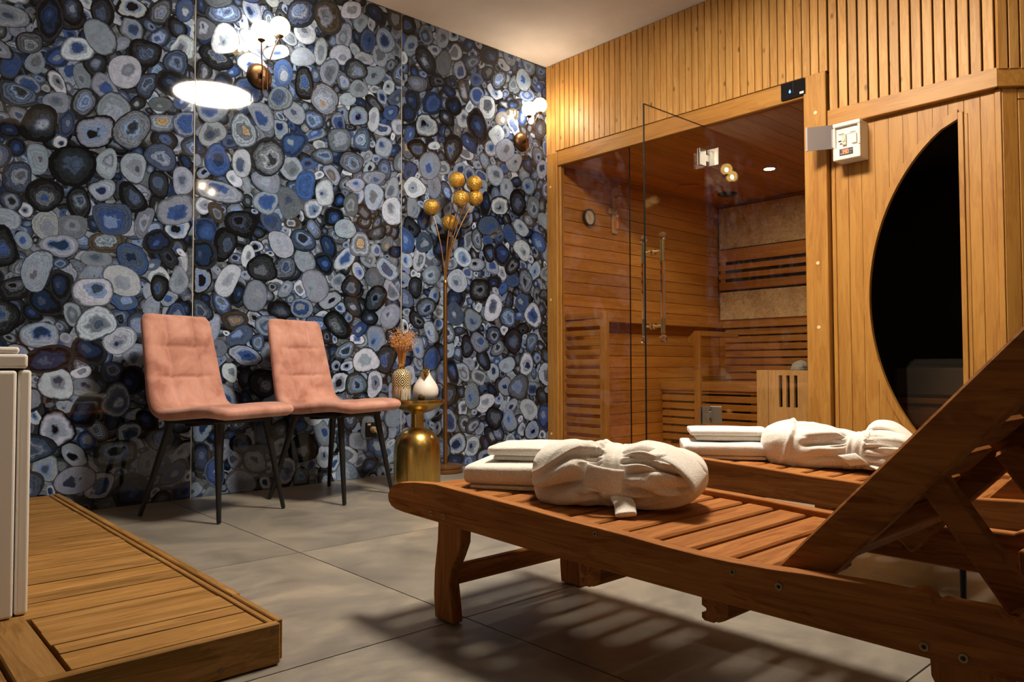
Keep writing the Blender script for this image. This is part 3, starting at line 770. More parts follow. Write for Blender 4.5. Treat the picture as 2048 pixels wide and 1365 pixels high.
    def cp(name, mb, mat, parent=c): return mb.build(name, mat, parent, at=tuple(-OX) if parent is c else None)
    x0, x1, y0, y1, z0, z1 = X0-0.095, X0-0.0005, 1.522, 1.656, 1.652, 1.838
    cp('housing', B().box(x0+0.012,x1,y0,y1,z0,z1,0.004), MT['white_box'])
    cp('lower_cover', B().box(x0-0.004,x0+0.0118,y0,y1,z0,z0+0.062,0.003), MT['white_box'])
    cp('door_frame', B().box(x0-0.004,x0+0.0118,y0,y1,z1-0.02,z1,0.003).box(x0-0.004,x0+0.0118,y0,y0+0.012,z0+0.063,z1-0.0205,0.003).box(x0-0.004,x0+0.0118,y1-0.012,y1,z0+0.063,z1-0.0205,0.003), MT['white_box'])
    cp('breaker', B().box(x0+0.0,x0+0.0115,1.592,1.612,1.725,1.775,0.002).box(x0-0.003,x0,1.596,1.608,1.742,1.758,0.001), plain('breaker_grey', rgb('b9b6a6'), 0.5))
    cp('breaker', B().box(x0+0.002,x0+0.0115,1.542,1.566,1.727,1.775,0.002), MT['white_box'])
    cp('lever', B().box(x0-0.004,x0,1.613,1.628,1.742,1.749,0.001), MT['black'])
    cp('print_line', B().box(x0+0.0112,x0+0.0118,1.545,1.63,1.7775,1.779).box(x0+0.0112,x0+0.0118,1.55,1.575,1.783,1.786).box(x0+0.0112,x0+0.0118,1.605,1.632,1.783,1.786), MT['black'])
    cp('green_led', B().ball((x0-0.001,1.602,1.768),0.0035,10,6), emit('green_led',(0.2,1,0.25),3.0))
    dz0 = 1.672
    cp('display', B().box(x0-0.0065,x0-0.0042,1.556,1.622,dz0,dz0+0.033,0.001), plain('display_bezel', rgb('33393f'), 0.4))
    md = emit('red_digits', (1,0.10,0.03), 7.0); dg = B()
    seg = {'a':(0,1,1),'b':(1,.5,0),'c':(1,0,0),'d':(0,0,1),'e':(0,0,0),'f':(0,.5,0),'g':(0,.5,1)}
    dw, dh, xx = 0.0075, 0.018, x0-0.0068
    def digit(yl, s):
        for q in s:
            u, v, hor = seg[q]; yy = yl-u*dw; zz = dz0+0.008+v*dh
            if hor: dg.box(xx-0.0003,xx,yl-dw,yl,zz-0.0011,zz+0.0011)
            else: dg.box(xx-0.0003,xx,yy-0.0011,yy+0.0011,zz,zz+dh*0.5)
    digit(1.609,'abgcd'); digit(1.5975,'abfgcd'); digit(1.586,'abcdef')
    dg.box(xx-0.0003,xx,1.6115,1.615,dz0+0.0065,dz0+0.010)
    cp('digits', dg, md)
    cp('keys', B().box(xx-0.0002,xx,1.567,1.570,dz0+0.009,dz0+0.012).box(xx-0.0002,xx,1.567,1.570,dz0+0.021,dz0+0.024).box(xx-0.0002,xx,1.559,1.562,dz0+0.021,dz0+0.024), MT['white_box'])
    cp('top_tab', B().box(X0-0.03,X0-0.02,1.548,1.62,z1,z1+0.016,0.003), MT['black'])
    F = Matrix.Translation((x0-0.002,y1-0.002,0)) @ Matrix.Rotation(R(118),4,'Z')
    fl = cp('flap', B().box(0.003,0.125,-0.002,0.001,z0+0.064,z1-0.002,0,F), MT['smoke'])
    cp('flap_rim', B().box(0.118,0.128,-0.008,0.002,z0+0.062,z1,0.002,F).box(0.0,0.008,-0.008,0.002,z0+0.07,z1-0.022,0.002,F), plain('smoked_rim', rgb('a9a2a0'), 0.3), fl)
cabin()

# ------------------------------------------------------------------ lights: ceiling disc and wall sconces
def lights():
    t = thing('ceiling_light', 'flat round white ceiling light mirrored in the polished agate wall', 'lamp', (2.16,1.69,ZC))
    MB().lathe([(0.295,-0.0005),(0.295,-0.03),(0.283,-0.034),(0.283,-0.028)], 48).build('rim', MT['white_box'], t, 40)
    MB().lathe([(0.0,-0.033),(0.2825,-0.033),(0.2825,-0.0325)], 48).build('diffuser', emit('ceiling_diffuser', (1,0.87,0.70), DISC_POWER), t)
    tg = NT('amber_crackle_globe')
    v = tg.n('TexVoronoi', {'Vector': tg.coords((1,1,1)), 'Scale': 110.0}, feature='DISTANCE_TO_EDGE').outputs['Distance']
    e = tg.n('Emission', {'Color': (1.0,0.66,0.20,1), 'Strength': GLOBE_POWER}); tr = tg.n('BsdfTransparent', {'Color': (1,0.93,0.82,1)})
    mx = tg.n('MixShader', {0: tg.math('ADD', 0.25, tg.math('MULTIPLY', tg.step(v, 0.0, 0.25), 0.45)), 1: e.outputs[0], 2: tr.outputs[0]})
    tg.link(mx.outputs[0], tg.out.inputs[0])
    bulb = emit('bulb_filament', (1,0.92,0.84), BULB_POWER)
    s = thing('wall_sconce', 'bronze two-globe wall sconce left on the agate wall, above the pink chairs', 'wall lamp', (1.63,YA,2.15), 0, 'globe sconces on the agate wall')
    B = MB; RX = Matrix.Rotation(R(90),4,'X')
    B().lathe([(0.0,0.001),(0.066,0.001),(0.068,0.006),(0.062,0.018),(0.045,0.029),(0.02,0.034),(0.0,0.035)], 36, RX).build('back_plate', MT['bronze'], s, 60)
    B().lathe([(0.0,0.030),(0.011,0.030),(0.011,0.052),(0.017,0.053),(0.017,0.062),(0.0,0.062)], 24, RX).build('hub', MT['bronze'], s, 40)
    for (gx, gy, gz), (bx, bz), tilt in (((-0.048,-0.135,0.185),(-0.012,-0.115),0.05),((0.048,-0.14,0.232),(0.012,-0.09),0.35)):
        P0 = Vector((bx,-0.075,bz)); P1 = Vector((bx*0.9,-0.066,0.0)); P2 = Vector((gx*0.55,-0.085,gz*0.5)); P3 = Vector((gx,gy,gz-0.052))
        pts = []
        for k in range(9): 
            q = k/8; pts.append(P1*(1-q)**2+P2*2*q*(1-q)+P3*q*q)
        B().tube([P0]+pts, 0.0032, 8).build('stem', MT['bronze'], s, 60)
        B().lathe([(0.0,-0.008),(0.006,-0.008),(0.018,0.002),(0.019,0.005),(0.004,0.001),(0.0,0.001)], 20, Matrix.Translation(P3)).build('cup', MT['bronze'], s, 50)
        g = B().ball((0,0,0), 0.05, 24, 16).build('globe', tg.m, s, 180, at=(gx,gy,gz))
        B().ball((0,0,-0.006), 0.011, 10, 8, (1,1,1.6)).build('bulb', bulb, g, 180)
    dim = emit('dim_bulb_filament', (1,0.89,0.76), 1350.0)
    o = copy_tree(s); o.location = (3.50,YA,2.18); o['label'] = 'bronze two-globe wall sconce in the corner beside the pine slats'
    for x, l in ((0.92,'bronze two-globe sconce on the plain wall behind, nearer the deck'),(2.78,'bronze two-globe sconce on the plain wall behind the loungers')):
        o = copy_tree(s); o.location = (x,-0.26,2.22); o.rotation_euler = (0,0,math.pi); o['label'] = l; o['group'] = 'globe sconces on the plain wall'
        for g in o.children:
            for q in g.children:
                if q.name.startswith('bulb'): q.data = q.data.copy(); q.data.materials[0] = dim
lights()

# ------------------------------------------------------------------ timber deck and white cabinet
def deck():
    t = thing('timber_deck', 'low brown timber deck of narrow boards on the tiled floor, left corner', 'deck', (0.0,2.6,0))
    O = Vector((0,2.6,0)); B = MB
    def part(name, mb, mat, parent=t): return mb.build(name, mat, parent, at=tuple(-O) if parent is t else None)
    part('subframe', B().box(-1.1,0.70,1.57,3.73,0.002,0.06), MT['dark_back'])
    fa = part('fascia', B().box(-1.1,0.726,1.535,1.556,0.003,0.0895,0.0025), MT['deckx'])
    part('side_board', B().box(0.738-0.012,0.742+0.006,1.80,3.73,0.003,0.0905,0.0025), MT['decky'])
    part('side_board', B().box(0.726-0.0,0.742,1.557,1.799,0.003,0.0895,0.0025), MT['decky'])
    part('edge_strip', B().box(0.708,0.722,1.557,3.73,0.04,0.0885,0.002), MT['decky'])
    ye = [1.562,1.663,1.724,1.822,1.937,2.061,2.14,2.235,2.315,2.391,2.50,2.584,2.68,2.775,2.86,2.96,3.05,3.14,3.24,3.33,3.43,3.52,3.62,3.728]
    rr = random.Random(5)
    for a, b in zip(ye, ye[1:]):
        xl = 0.3355 if b < 1.98 else -1.1
        part('board', B().box(xl+(rr.uniform(0,0.004) if b<1.98 else 0),0.704-rr.uniform(0,0.002),a+0.0035,b-0.0025,0.062,0.0865+rr.uniform(-0.001,0.001),0.0006), MT['deckx'])
    part('wide_board', B().box(0.252,0.330,1.560,1.972,0.062,0.0865,0.003), MT['decky'])
    part('wide_board', B().box(-1.1,0.243,1.560,1.972,0.062,0.0865,0.003), MT['decky'])
    sc = B().lathe([(0,0),(0.006,0),(0.006,0.0015),(0,0.0015)],12,Matrix.Rotation(R(90),4,'X')).mesh('screw')
    for x, z in ((0.71,0.075),(0.60,0.022)):
        put('screw', sc, plain('dull_screw', rgb('6a5844'), 0.4, 0.6), fa, (x,1.5352,z))
    c = thing('white_cabinet', 'glossy white panelled cabinet with a stepped lid standing on the deck', 'cabinet', (0.0,2.3,0.0865))
    OC = Vector((0,2.3,0.0865)); mw = plain('white_lacquer', (0.74,0.71,0.67), 0.16)
    def cp(name, mb):
        o = mb.build(name, mw, c, 35, at=tuple(-OC)); bv = o.modifiers.new('round','BEVEL'); bv.width = 0.007; bv.segments = 4; bv.limit_method = 'ANGLE'; bv.angle_limit = R(60)
        return o
    cp('front_panel', B().box(-0.75,0.3085,1.962,2.62,0.088,0.631))
    cp('side_panel', B().box(0.3125,0.3385,1.975,2.62,0.088,0.632))
    cp('lid', B().box(-0.75,0.330,1.968,2.60,0.636,0.668))
    cp('lid_step', B().box(-0.74,0.315,1.975,2.57,0.6685,0.684))
    m = MB().box(-0.74,0.325,1.985,2.60,0.60,0.637); m.build('dark_gap', MT['black'], c, at=tuple(-OC))
deck()

# ------------------------------------------------------------------ pink chairs
def chairs():
    B = MB
    t = thing('dining_chair', 'pink velvet quilted chair on black legs, nearer the timber deck', 'chair', (0,0,0), 0, 'pink velvet chairs along the agate wall')
    # side profile: seat front -> bend -> top of back  (d forward, z)
    ctrl = [(0.262,0.432),(0.235,0.446),(0.15,0.452),(0.05,0.445),(-0.05,0.436),(-0.115,0.437),(-0.158,0.458),(-0.183,0.50),(-0.203,0.58),(-0.225,0.68),(-0.247,0.78),(-0.264,0.856),(-0.268,0.872)]
    C = [Vector((0,a,b)) for a, b in ctrl]
    def spline(ts):
        out = []; n = len(C)
        L = [0]
        for i in range(1,n): L.append(L[-1]+(C[i]-C[i-1]).length)
        for q in ts:
            s = q*L[-1]; i = max(j for j in range(n-1) if L[j] <= s+1e-9)
            u = (s-L[i])/(L[i+1]-L[i]); p0, p1, p2, p3 = C[max(i-1,0)], C[i], C[i+1], C[min(i+2,n-1)]
            out.append(0.5*((2*p1)+(p2-p0)*u+(2*p0-5*p1+4*p2-p3)*u*u+(3*p1-p0-3*p2+p3)*u**3))
        return out, L[-1]
    NS, NU = 110, 72
    ts = [i/NS for i in range(NS+1)]; P, Lt = spline(ts)
    T = [(P[min(i+1,NS)]-P[max(i-1,0)]).normalized() for i in range(NS+1)]
    Nn = [Vector((0,-q.z,q.y)) if True else q for q in T]
    Nn = [n if n.dot(Vector((0,0.5,1))) > 0 else -n for n in Nn]
    s_b = 0.50                                        # where the back starts
    def hw(q):
        w_ = 0.222-0.012*math.sin(min(1,q/0.5)*math.pi*0.5) if q < s_b else 0.208-0.026*(q-s_b)/(1-s_b)
        e = 0.075 if q < 0.5 else 0.05
        d = min(q, 1-q)*Lt
        if d < e: w_ -= e*(1-math.sqrt(max(0,1-(1-d/e)**2)))*(0.8 if q < .5 else 0.75)
        return w_
    rows_t, rows_b = [], []
    for i, q in enumerate(ts):
        rt, rb = [], []
        wd = hw(q); de = min(q,1-q)*Lt
        ee = math.sqrt(max(0,1-max(0,1-de/0.022)**2))
        th = (0.052 if q < s_b else 0.052-0.012*(q-s_b)/(1-s_b))*ee
        for j in range(NU+1):
            u = -1+2*j/NU; g = math.sin(u*math.pi/2)        # denser at the edges
            x = g*wd
            ed = (wd-abs(x))/0.028
            eu = math.sqrt(max(0,1-max(0,1-ed)**2))
            q1 = 0.0
            if 0.46 < q:
                puff = 0.0
                for xc in (-0.072,0.072): q1 -= 0.011*math.exp(-((x-xc)/0.0055)**2)+0.007*math.exp(-((x-xc)/0.022)**2)
                for qc in (0.665,0.825):
                    dd = (q-qc)*Lt; a = 1.0 if abs(x) < 0.08 else math.exp(-((abs(x)-0.08)/0.04)**2)*0.6+0.15
                    q1 -= a*(0.011*math.exp(-(dd/0.0055)**2)+0.007*math.exp(-(dd/0.022)**2))
                q1 *= min(1,(q-0.46)/0.03)*min(1,(1.0-q)/0.03)
            dish = -0.010*(1-(x/wd)**2) if 0.15 < q < 0.5 else 0.0
            dish *= math.sin((q-0.15)/0.35*math.pi) if 0.15 < q < 0.5 else 0
            wob = 0.0025*noise.noise(Vector((x*14,q*9,1.3)))
            top = P[i]+Nn[i]*(th*0.5*eu+(q1+dish+wob)*eu*ee)
            bot = P[i]-Nn[i]*(th*0.5*eu)
            rt.append((x,top.y,top.z)); rb.append((x,bot.y,bot.z))
        rows_t.append(rt); rows_b.append(rb)
    sh = B().grid(rows_t); sh.grid(rows_b)
    m = sh.mesh('upholstered_shell', 180)
    put('upholstered_shell', m, MT['velvet'], t)
    fr = B().box(-0.16,0.16,-0.15,0.17,0.395,0.415,0.008).box(-0.15,0.15,-0.03,0.03,0.385,0.395,0.004)
    fr.build('under_frame', MT['black'], t)
    for sx in (-1,1):
        for ay, by, fx in ((0.215,0.15,0.183),(-0.215,-0.12,0.213)):
            top = Vector((sx*0.135,by,0.412)); bot = Vector((sx*fx,ay,0.003))
            B().tube([bot,bot+(top-bot)*0.02,top],[0.0085,0.0095,0.017],12).build('leg', MT['black'], t, 50)
    t.location = (1.268,3.318,0); t.rotation_euler = (0,0,R(201.6))
    o = copy_tree(t); o.location = (1.848,3.327,0); o.rotation_euler = (0,0,R(200.8)); o['label'] = 'pink velvet quilted chair on black legs, beside the gold table'
chairs()

# ------------------------------------------------------------------ gold table and what stands on it, floor lamp, socket
def corner_group():
    B = MB
    tg = NT('brushed_gold')
    n = tg.n('TexNoise', {'Vector': tg.coords((60,60,1.5)), 'Scale': 6.0, 'Detail': 4.0}).outputs[0]
    tg.set(Base_Color=tg.ramp(n, [(0.3,(0.50,0.33,0.09)),(0.7,(0.68,0.47,0.15))]), Metallic=1.0, Roughness=0.27); tg.bump(n, 0.08, 0.0005)
    tx, ty = 2.30, 3.265
    t = thing('side_table', 'brushed gold bell-shaped side table with black tray top by the chairs', 'table', (tx,ty,0))
    B().lathe([(0.0,0.002),(0.121,0.002),(0.1225,0.01),(0.122,0.19),(0.118,0.225),(0.108,0.258),(0.09,0.285),(0.065,0.303),(0.042,0.311),(0.034,0.314),(0.034,0.33)], 56).build('bell_base', tg.m, t, 50)
    B().lathe([(0.033,0.325),(0.033,0.385),(0.048,0.393)], 40).build('neck', tg.m, t, 50)
    B().lathe([(0.048,0.392),(0.075,0.400),(0.110,0.418),(0.137,0.438),(0.1425,0.444),(0.1425,0.459),(0.139,0.460),(0.138,0.452)], 56).build('dish', tg.m, t, 40)
    B().lathe([(0.0,0.453),(0.1378,0.453),(0.1378,0.4545)], 56).build('tray', plain('black_tray',(0.008,0.008,0.009),0.12), t, 40)
    zt = 0.4545
    # vase: black and gold diamond pattern over pale ground
    tv = NT('patterned_vase')
    tc = tv.n('TexCoord').outputs['Object']; sp = tv.n('SeparateXYZ', {0: tc})
    ang = tv.math('DIVIDE', tv.math('ARCTAN2', sp.outputs[1], sp.outputs[0]), 2*math.pi)
    u = tv.math('ABSOLUTE', tv.math('SUBTRACT', tv.math('FRACT', tv.math('MULTIPLY', tv.math('ADD', ang, 1.03), 5.0)), 0.5))
    vv = tv.math('ABSOLUTE', tv.math('SUBTRACT', tv.math('FRACT', tv.math('MULTIPLY', sp.outputs[2], 15.0)), 0.5))
    dd = tv.math('ADD', u, vv)
    stp = tv.step(tv.math('SINE', tv.math('MULTIPLY', dd, 31.0)), -0.15, 0.15)
    nn = tv.n('TexNoise', {'Vector': tv.coords((90,90,6)), 'Scale': 1.5, 'Detail': 4.0, 'Roughness': 0.7}).outputs[0]
    low = tv.ramp(nn, [(0.34,rgb('4a3a24')),(0.45,rgb('b58a3c')),(0.52,rgb('d8cdb8')),(0.65,rgb('e6ddcc'))])
    top = tv.mix(stp, rgb('17120c'), rgb('e0cfa0'))
    drip = tv.step(tv.math('ADD', sp.outputs[2], tv.math('MULTIPLY', tv.math('SUBTRACT', nn, 0.5), 0.10)), 0.068, 0.078)
    tv.set(Base_Color=tv.mix(drip, low, top), Roughness=0.3, Metallic=tv.math('MULTIPLY', tv.step(nn, 0.5, 0.42), 0.5))
    v = thing('vase', 'slim bottle vase with black and gold diamond pattern on the gold table', 'vase', (tx-0.062,ty+0.055,zt))
    prof = [(0.0,0.001),(0.046,0.001),(0.050,0.006),(0.0505,0.12),(0.048,0.138),(0.040,0.152),(0.028,0.161),(0.019,0.166)]
    B().lathe(prof, 48).build('body', tv.m, v, 60)
    B().lathe([(0.019,0.165),(0.016,0.172),(0.015,0.184),(0.019,0.192),(0.019,0.194),(0.013,0.192),(0.013,0.17)], 32).build('neck', MT['gold'], v, 60)
    # dried flowers
    fb = thing('dried_flowers', 'bunch of amber dried berry sprigs standing in the patterned vase', 'flowers', (tx-0.062,ty+0.055,zt+0.18))
    rr = random.Random(8); st, be = B(), B()
    for k in range(80):
        a = rr.uniform(0,6.28); s_ = rr.uniform(0.1,1)**0.7; h = rr.uniform(0.13,0.225)*(1-0.15*s_)
        top = Vector((math.cos(a)*0.082*s_, math.sin(a)*0.082*s_, h))
        b0 = Vector((math.cos(a)*0.008, math.sin(a)*0.008, -0.05)); md = Vector((top.x*0.3, top.y*0.3, 0.07))
        pts = [b0, md, (md+top)*0.5+Vector((rr.uniform(-.005,.005),rr.uniform(-.005,.005),0)), top]
        st.tube(pts, [0.0011,0.001,0.0007,0.0005], 4, False)
        for q in range(9):
            f = rr.uniform(0.45,1.06); c = md.lerp(top, f)+Vector((rr.uniform(-.013,.013),rr.uniform(-.013,.013),rr.uniform(-.01,.012)))
            be.ball(c, rr.uniform(0.0018,0.0031), 6, 4)
    o = st.build('stems', plain('amber_stem', rgb('b9803c'), 0.6), fb); o['kind'] = 'stuff'
    tb = NT('amber_berry'); oi = tb.n('TexNoise', {'Vector': tb.coords((1,1,1)), 'Scale': 90.0}).outputs[0]
    tb.set(Base_Color=tb.ramp(oi, [(0.3,rgb('b0702a')),(0.5,rgb('d9974a')),(0.7,rgb('f0c684'))]), Roughness=0.35)
    o = be.build('berries', tb.m, fb, 180); o['kind'] = 'stuff'
    # pear
    p = thing('ceramic_pear', 'white ceramic pear with gold leaf and stalk on the gold table', 'ornament', (tx+0.040,ty-0.02,zt))
    pp = [(0.0,0.001),(0.030,0.001),(0.050,0.008),(0.064,0.028),(0.068,0.05),(0.063,0.075),(0.050,0.098),(0.036,0.118),(0.027,0.134),(0.021,0.147),(0.012,0.155),(0.0,0.158)]
    sm = []
    for i in range(len(pp)-1):
        for q in range(3):
            u = q/3; a = [pp[max(i-1,0)],pp[i],pp[i+1],pp[min(i+2,len(pp)-1)]]
            f = lambda k: 0.5*(2*a[1][k]+(a[2][k]-a[0][k])*u+(2*a[0][k]-5*a[1][k]+4*a[2][k]-a[3][k])*u*u+(3*a[1][k]-a[0][k]-3*a[2][k]+a[3][k])*u**3)
            sm.append((max(0,f(0)),f(1)))
    sm[0] = (0.0,0.001); sm.append((0.0,0.158))
    B().lathe(sm, 44).build('body', plain('white_ceramic', (0.74,0.69,0.64), 0.45), p, 180)
    B().tube([(0,0,0.15),(0.002,0,0.17),(0.006,0.002,0.192)],[0.0045,0.004,0.005],10).build('stalk', MT['gold'], p, 60)
    lf = []
    for i in range(13):
        s_ = i/12; wv = 0.025*math.sin(math.pi*min(1,s_*0.98+0.02))**0.8*(1-0.3*s_)
        row = []
        for j in range(7):
            uu = -1+2*j/6
            row.append((-0.004-0.030*s_+0.003*uu*0, -0.012-0.030*math.sin(s_*1.7)+0.004*uu*uu, 0.160+0.012*math.sin(s_*2.4)-0.058*s_*s_+0.004*uu*uu))
            row[-1] = (row[-1][0]+uu*wv*0.75, row[-1][1]-uu*wv*0.65, row[-1][2])
        lf.append(row)
    lo = B().grid(lf).build('leaf', MT['gold'], p, 180)
    sd = lo.modifiers.new('thick','SOLIDIFY'); sd.thickness = 0.0015
    # small faceted gold ball
    nb = B().ball((0,0,0.0195), 0.0195, 8, 6).mesh('gold_nut')
    o = put('gold_nut', nb, plain('dark_gold', (0.55,0.40,0.16), 0.14, 1.0), None, (tx-0.028,ty-0.075,zt)); tag(o, 'small faceted gold ball in front of the pear on the table', 'ornament')
    # floor lamp
    l = thing('floor_lamp', 'tall antique gold floor lamp with six perforated globes on thin stems', 'lamp', (2.74,3.60,0))
    ml = plain('antique_gold', (0.42,0.22,0.07), 0.36, 1.0)
    B().lathe([(0.0,0.002),(0.103,0.002),(0.107,0.006),(0.107,0.018),(0.100,0.022),(0.100,0.027),(0.104,0.030),(0.104,0.042),(0.095,0.047),(0.012,0.049),(0.0,0.049)], 48).build('base', plain('brown_gold', (0.26,0.13,0.05), 0.42, 0.8), l, 40)
    B().tube([(0,0,0.048),(0,0,1.13)],0.0125,16).build('pole', ml, l, 50)
    B().lathe([(0.0125,1.125),(0.0135,1.13),(0.0135,1.15),(0.010,1.155),(0.0,1.155)],16).build('collar', ml, l, 50)
    tb = NT('perforated_gold')
    vv = tb.n('TexVoronoi', {'Vector': tb.coords((1,1,1)), 'Scale': 150.0}, feature='DISTANCE_TO_EDGE').outputs['Distance']
    hole = tb.step(vv, 0.10, 0.22)
    nz = tb.n('TexNoise', {'Vector': tb.coords((1,1,1)), 'Scale': 120.0, 'Detail': 2.0}).outputs[0]
    hl = tb.math('MULTIPLY', hole, tb.step(nz, 0.45, 0.6))
    tb.set(Base_Color=tb.mix(hl, (0.82,0.50,0.10), (0.28,0.13,0.02)), Metallic=0.85, Roughness=0.3); tb.bump(tb.math('SUBTRACT', nz, hl), 1.0, 0.006)
    # pixel offsets of the six balls, read in a plane through the pole
    wx, wz = CR.copy(), Vector((0,0,1)); wx.z = 0; wx.normalize()
    dep = (Vector((2.74,3.60,0))-Vector((0,0,CAM_H))).dot(CF); sx = dep/F_PX
    bc = plain('black_collar', (0.02,0.015,0.01), 0.4)
    zref = CAM_H
    for px, py, fd in ((899,358,-0.03),(933,359,0.05),(934,387,0.07),(908,398,-0.06),(847,411,0.0),(882,438,0.06)):
        x = (px-875)*sx; z = CAM_H-(py-731)*sx
        fwd = Vector((CF.x,CF.y,0)).normalized()*fd
        c = wx*x+fwd+Vector((0,0,z-0))
        g = B().ball((0,0,0),0.049,28,18).build('globe', tb.m, l, 180, at=tuple(c))
        d = (c-Vector((0,0,1.25))).normalized()
        B().tube([Vector(-d*0.040),Vector(-d*0.052)],[0.016,0.010],12).build('collar', bc, g, 50)
        P0 = Vector((x*0.04,fd*0.05,1.14)); P3 = c-d*0.05; P1 = Vector((x*0.12,0,1.40)) ; P1.z = 1.14+(z-1.14)*0.45
        pts = [P0*(1-q)**2+P1*2*q*(1-q)+P3*q*q for q in [k/8 for k in range(9)]]
        B().tube(pts, 0.0033, 8).build('stem', ml, l, 60)
    # socket
    s = thing('wall_socket', 'black wall socket with white plug on the agate wall behind the chair', 'socket', (2.315,YA,0.272))
    B().box(-0.042,0.042,-0.014,-0.0015,-0.042,0.042,0.003).build('plate', MT['black'], s)
    B().box(-0.034,-0.014,-0.0150,-0.0141,0.026,0.036).build('sticker', MT['white_box'], s)
    mp = plain('cream_plug', rgb('b9a27a'), 0.5)
    B().lathe([(0.0,0.014),(0.019,0.014),(0.019,0.03),(0.010,0.042),(0.0,0.042)], 20, Matrix.Rotation(R(90),4,'X')).build('plug', mp, s, 40)
    pts = [(0,-0.036,0.0),(0.006,-0.055,-0.02),(0.02,-0.06,-0.08),(0.05,-0.055,-0.15),(0.10,-0.05,-0.22),(0.18,-0.05,-0.265),(0.30,-0.07,-0.2675)]
    B().tube(pts, 0.0032, 8).build('cord', mp, s, 60)
corner_group()

# ------------------------------------------------------------------ wooden sun loungers
def loungers():
    B = MB
    t = thing('sun_lounger', 'brown wooden sun lounger with raised back, nearer one, robe and towels on it', 'sun lounger', (1.39,0.76,0), 0, 'wooden sun loungers')
    OX, OY = 1.39, 0.76
    def part(name, mb, mat, parent=t, smooth=None):
        return mb.build(name, mat, parent, smooth, at=(-OX,-OY,0) if parent is t else None)
    top = [(1.717,0.293),(1.706,0.312),(1.688,0.325),(1.66,0.333),(1.592,0.341),(1.507,0.346),(1.436,0.343),(1.333,0.338),(1.247,0.335),(1.166,0.331),(1.063,0.325),(0.97,0.322),(0.896,0.319),(0.816,0.3145),(0.743,0.312),(0.685,0.312),(0.613,0.3145),(0.547,0.319),(0.46,0.3225),(0.41,0.323)]
    end = [(0.400,0.329),(0.388,0.331),(0.378,0.326),(0.372,0.317),(0.366,0.322),(0.30,0.323),(0.293,0.313),(0.28,0.313),(0.274,0.323),(0.20,0.323),(0.193,0.313),(0.18,0.313),(0.174,0.323),(-0.16,0.324),(-0.19,0.318),(-0.2,0.30),(-0.2,0.262),(-0.188,0.245),(-0.16,0.239)]
    bot = [(0.38,0.238),(0.744,0.240),(1.182,0.245),(1.486,0.2535),(1.64,0.257),(1.68,0.260),(1.70,0.266),(1.713,0.277)]
    poly = top+end+bot
    def ztop(y):
        for (a,za),(b,zb) in zip(top, top[1:]):
            if b <= y <= a: return zb+(za-zb)*(y-b)/(a-b)
        return top[-1][1] if y < 1 else top[0][1]
    xs = ((1.113,1.144),(1.636,1.667))
    ts = NT('dull_zinc_screw')
    sp = ts.n('SeparateXYZ', {0: ts.n('TexCoord').outputs['Object']})
    rd = ts.math('SQRT', ts.math('ADD', ts.math('MULTIPLY', sp.outputs[1], sp.outputs[1]), ts.math('MULTIPLY', sp.outputs[2], sp.outputs[2])))
    ts.set(Base_Color=ts.mix(ts.step(rd, 0.0022, 0.003), (0.01,0.008,0.006), (0.34,0.25,0.14)), Roughness=0.45, Metallic=0.5); mscr = ts.m  # dark centre: shade of the screw recess put into the colour
    scr = B().lathe([(0.0,0.0004),(0.0025,0.0006),(0.0032,0.002),(0.0046,0.0018),(0.005,0.0)], 14, Matrix.Rotation(R(-90),4,'Y')).mesh('screw')
    big = B().lathe([(0.0,0.0004),(0.003,0.0006),(0.0038,0.0024),(0.006,0.0022),(0.0065,0.0)], 16, Matrix.Rotation(R(-90),4,'Y')).mesh('screw')
    for i, (a, b) in enumerate(xs):
        rl = part('side_rail', B().prism(poly,'x',a,b), MT['loungey'])
        bv = rl.modifiers.new('bevel','BEVEL'); bv.width = 0.0035; bv.segments = 2; bv.limit_method = 'ANGLE'; bv.angle_limit = R(50)
        if i == 0:
            for y, z in ((1.597,0.320),(1.287,0.321),(0.98,0.310),(0.679,0.296)): put('screw', scr, mscr, rl, (a-0.0002,y,z))
            for y, z in ((1.519,0.273),(1.468,0.272),(0.597,0.290),(0.386,0.254),(0.338,0.252)): put('screw', big, mscr, rl, (a-0.0002,y,z))
    # legs
    leg = [(1.532,0.30),(1.537,0.20),(1.550,0.12),(1.553,0.06),(1.548,0.003),(1.472,0.003),(1.476,0.04),(1.486,0.10),(1.478,0.135),(1.457,0.17),(1.440,0.205),(1.435,0.30)]
    for a, b in ((1.1445,1.176),(1.604,1.6355)):
        for fl in (0,1):
            pts = leg if not fl else [(1.815-y, z) for y, z in leg]
            if fl: pts = [(1.78-1.385*0-y if False else 1.83-y, z) for y, z in leg]
            o = part('leg', B().prism(pts,'x',a,b), MT['loungez'])
            bv = o.modifiers.new('bevel','BEVEL'); bv.width = 0.004; bv.segments = 2; bv.limit_method = 'ANGLE'; bv.angle_limit = R(40)
    part('stretcher', B().box(1.1765,1.6035,1.488,1.512,0.092,0.139,0.003), MT['loungex'])
    part('stretcher', B().box(1.1765,1.6035,0.318,0.342,0.092,0.139,0.003), MT['loungex'])
    # notched tray runners under the rails
    cross = [(0.000,0.239),(0.0,0.216),(0.009,0.212),(0.009,0.206),(0.0,0.203),(0.0,0.194),(0.006,0.190),(0.024,0.190),(0.028,0.193),(0.034,0.193),(0.045,0.198),(0.048,0.204),(0.053,0.206),(0.053,0.239)]
    for y in (1.05,0.762): part('cross_beam', B().prism([(y-a, z) for a, z in cross],'x',1.147,1.633), MT['loungex'])
    # slats
    y = 1.668; k = 0
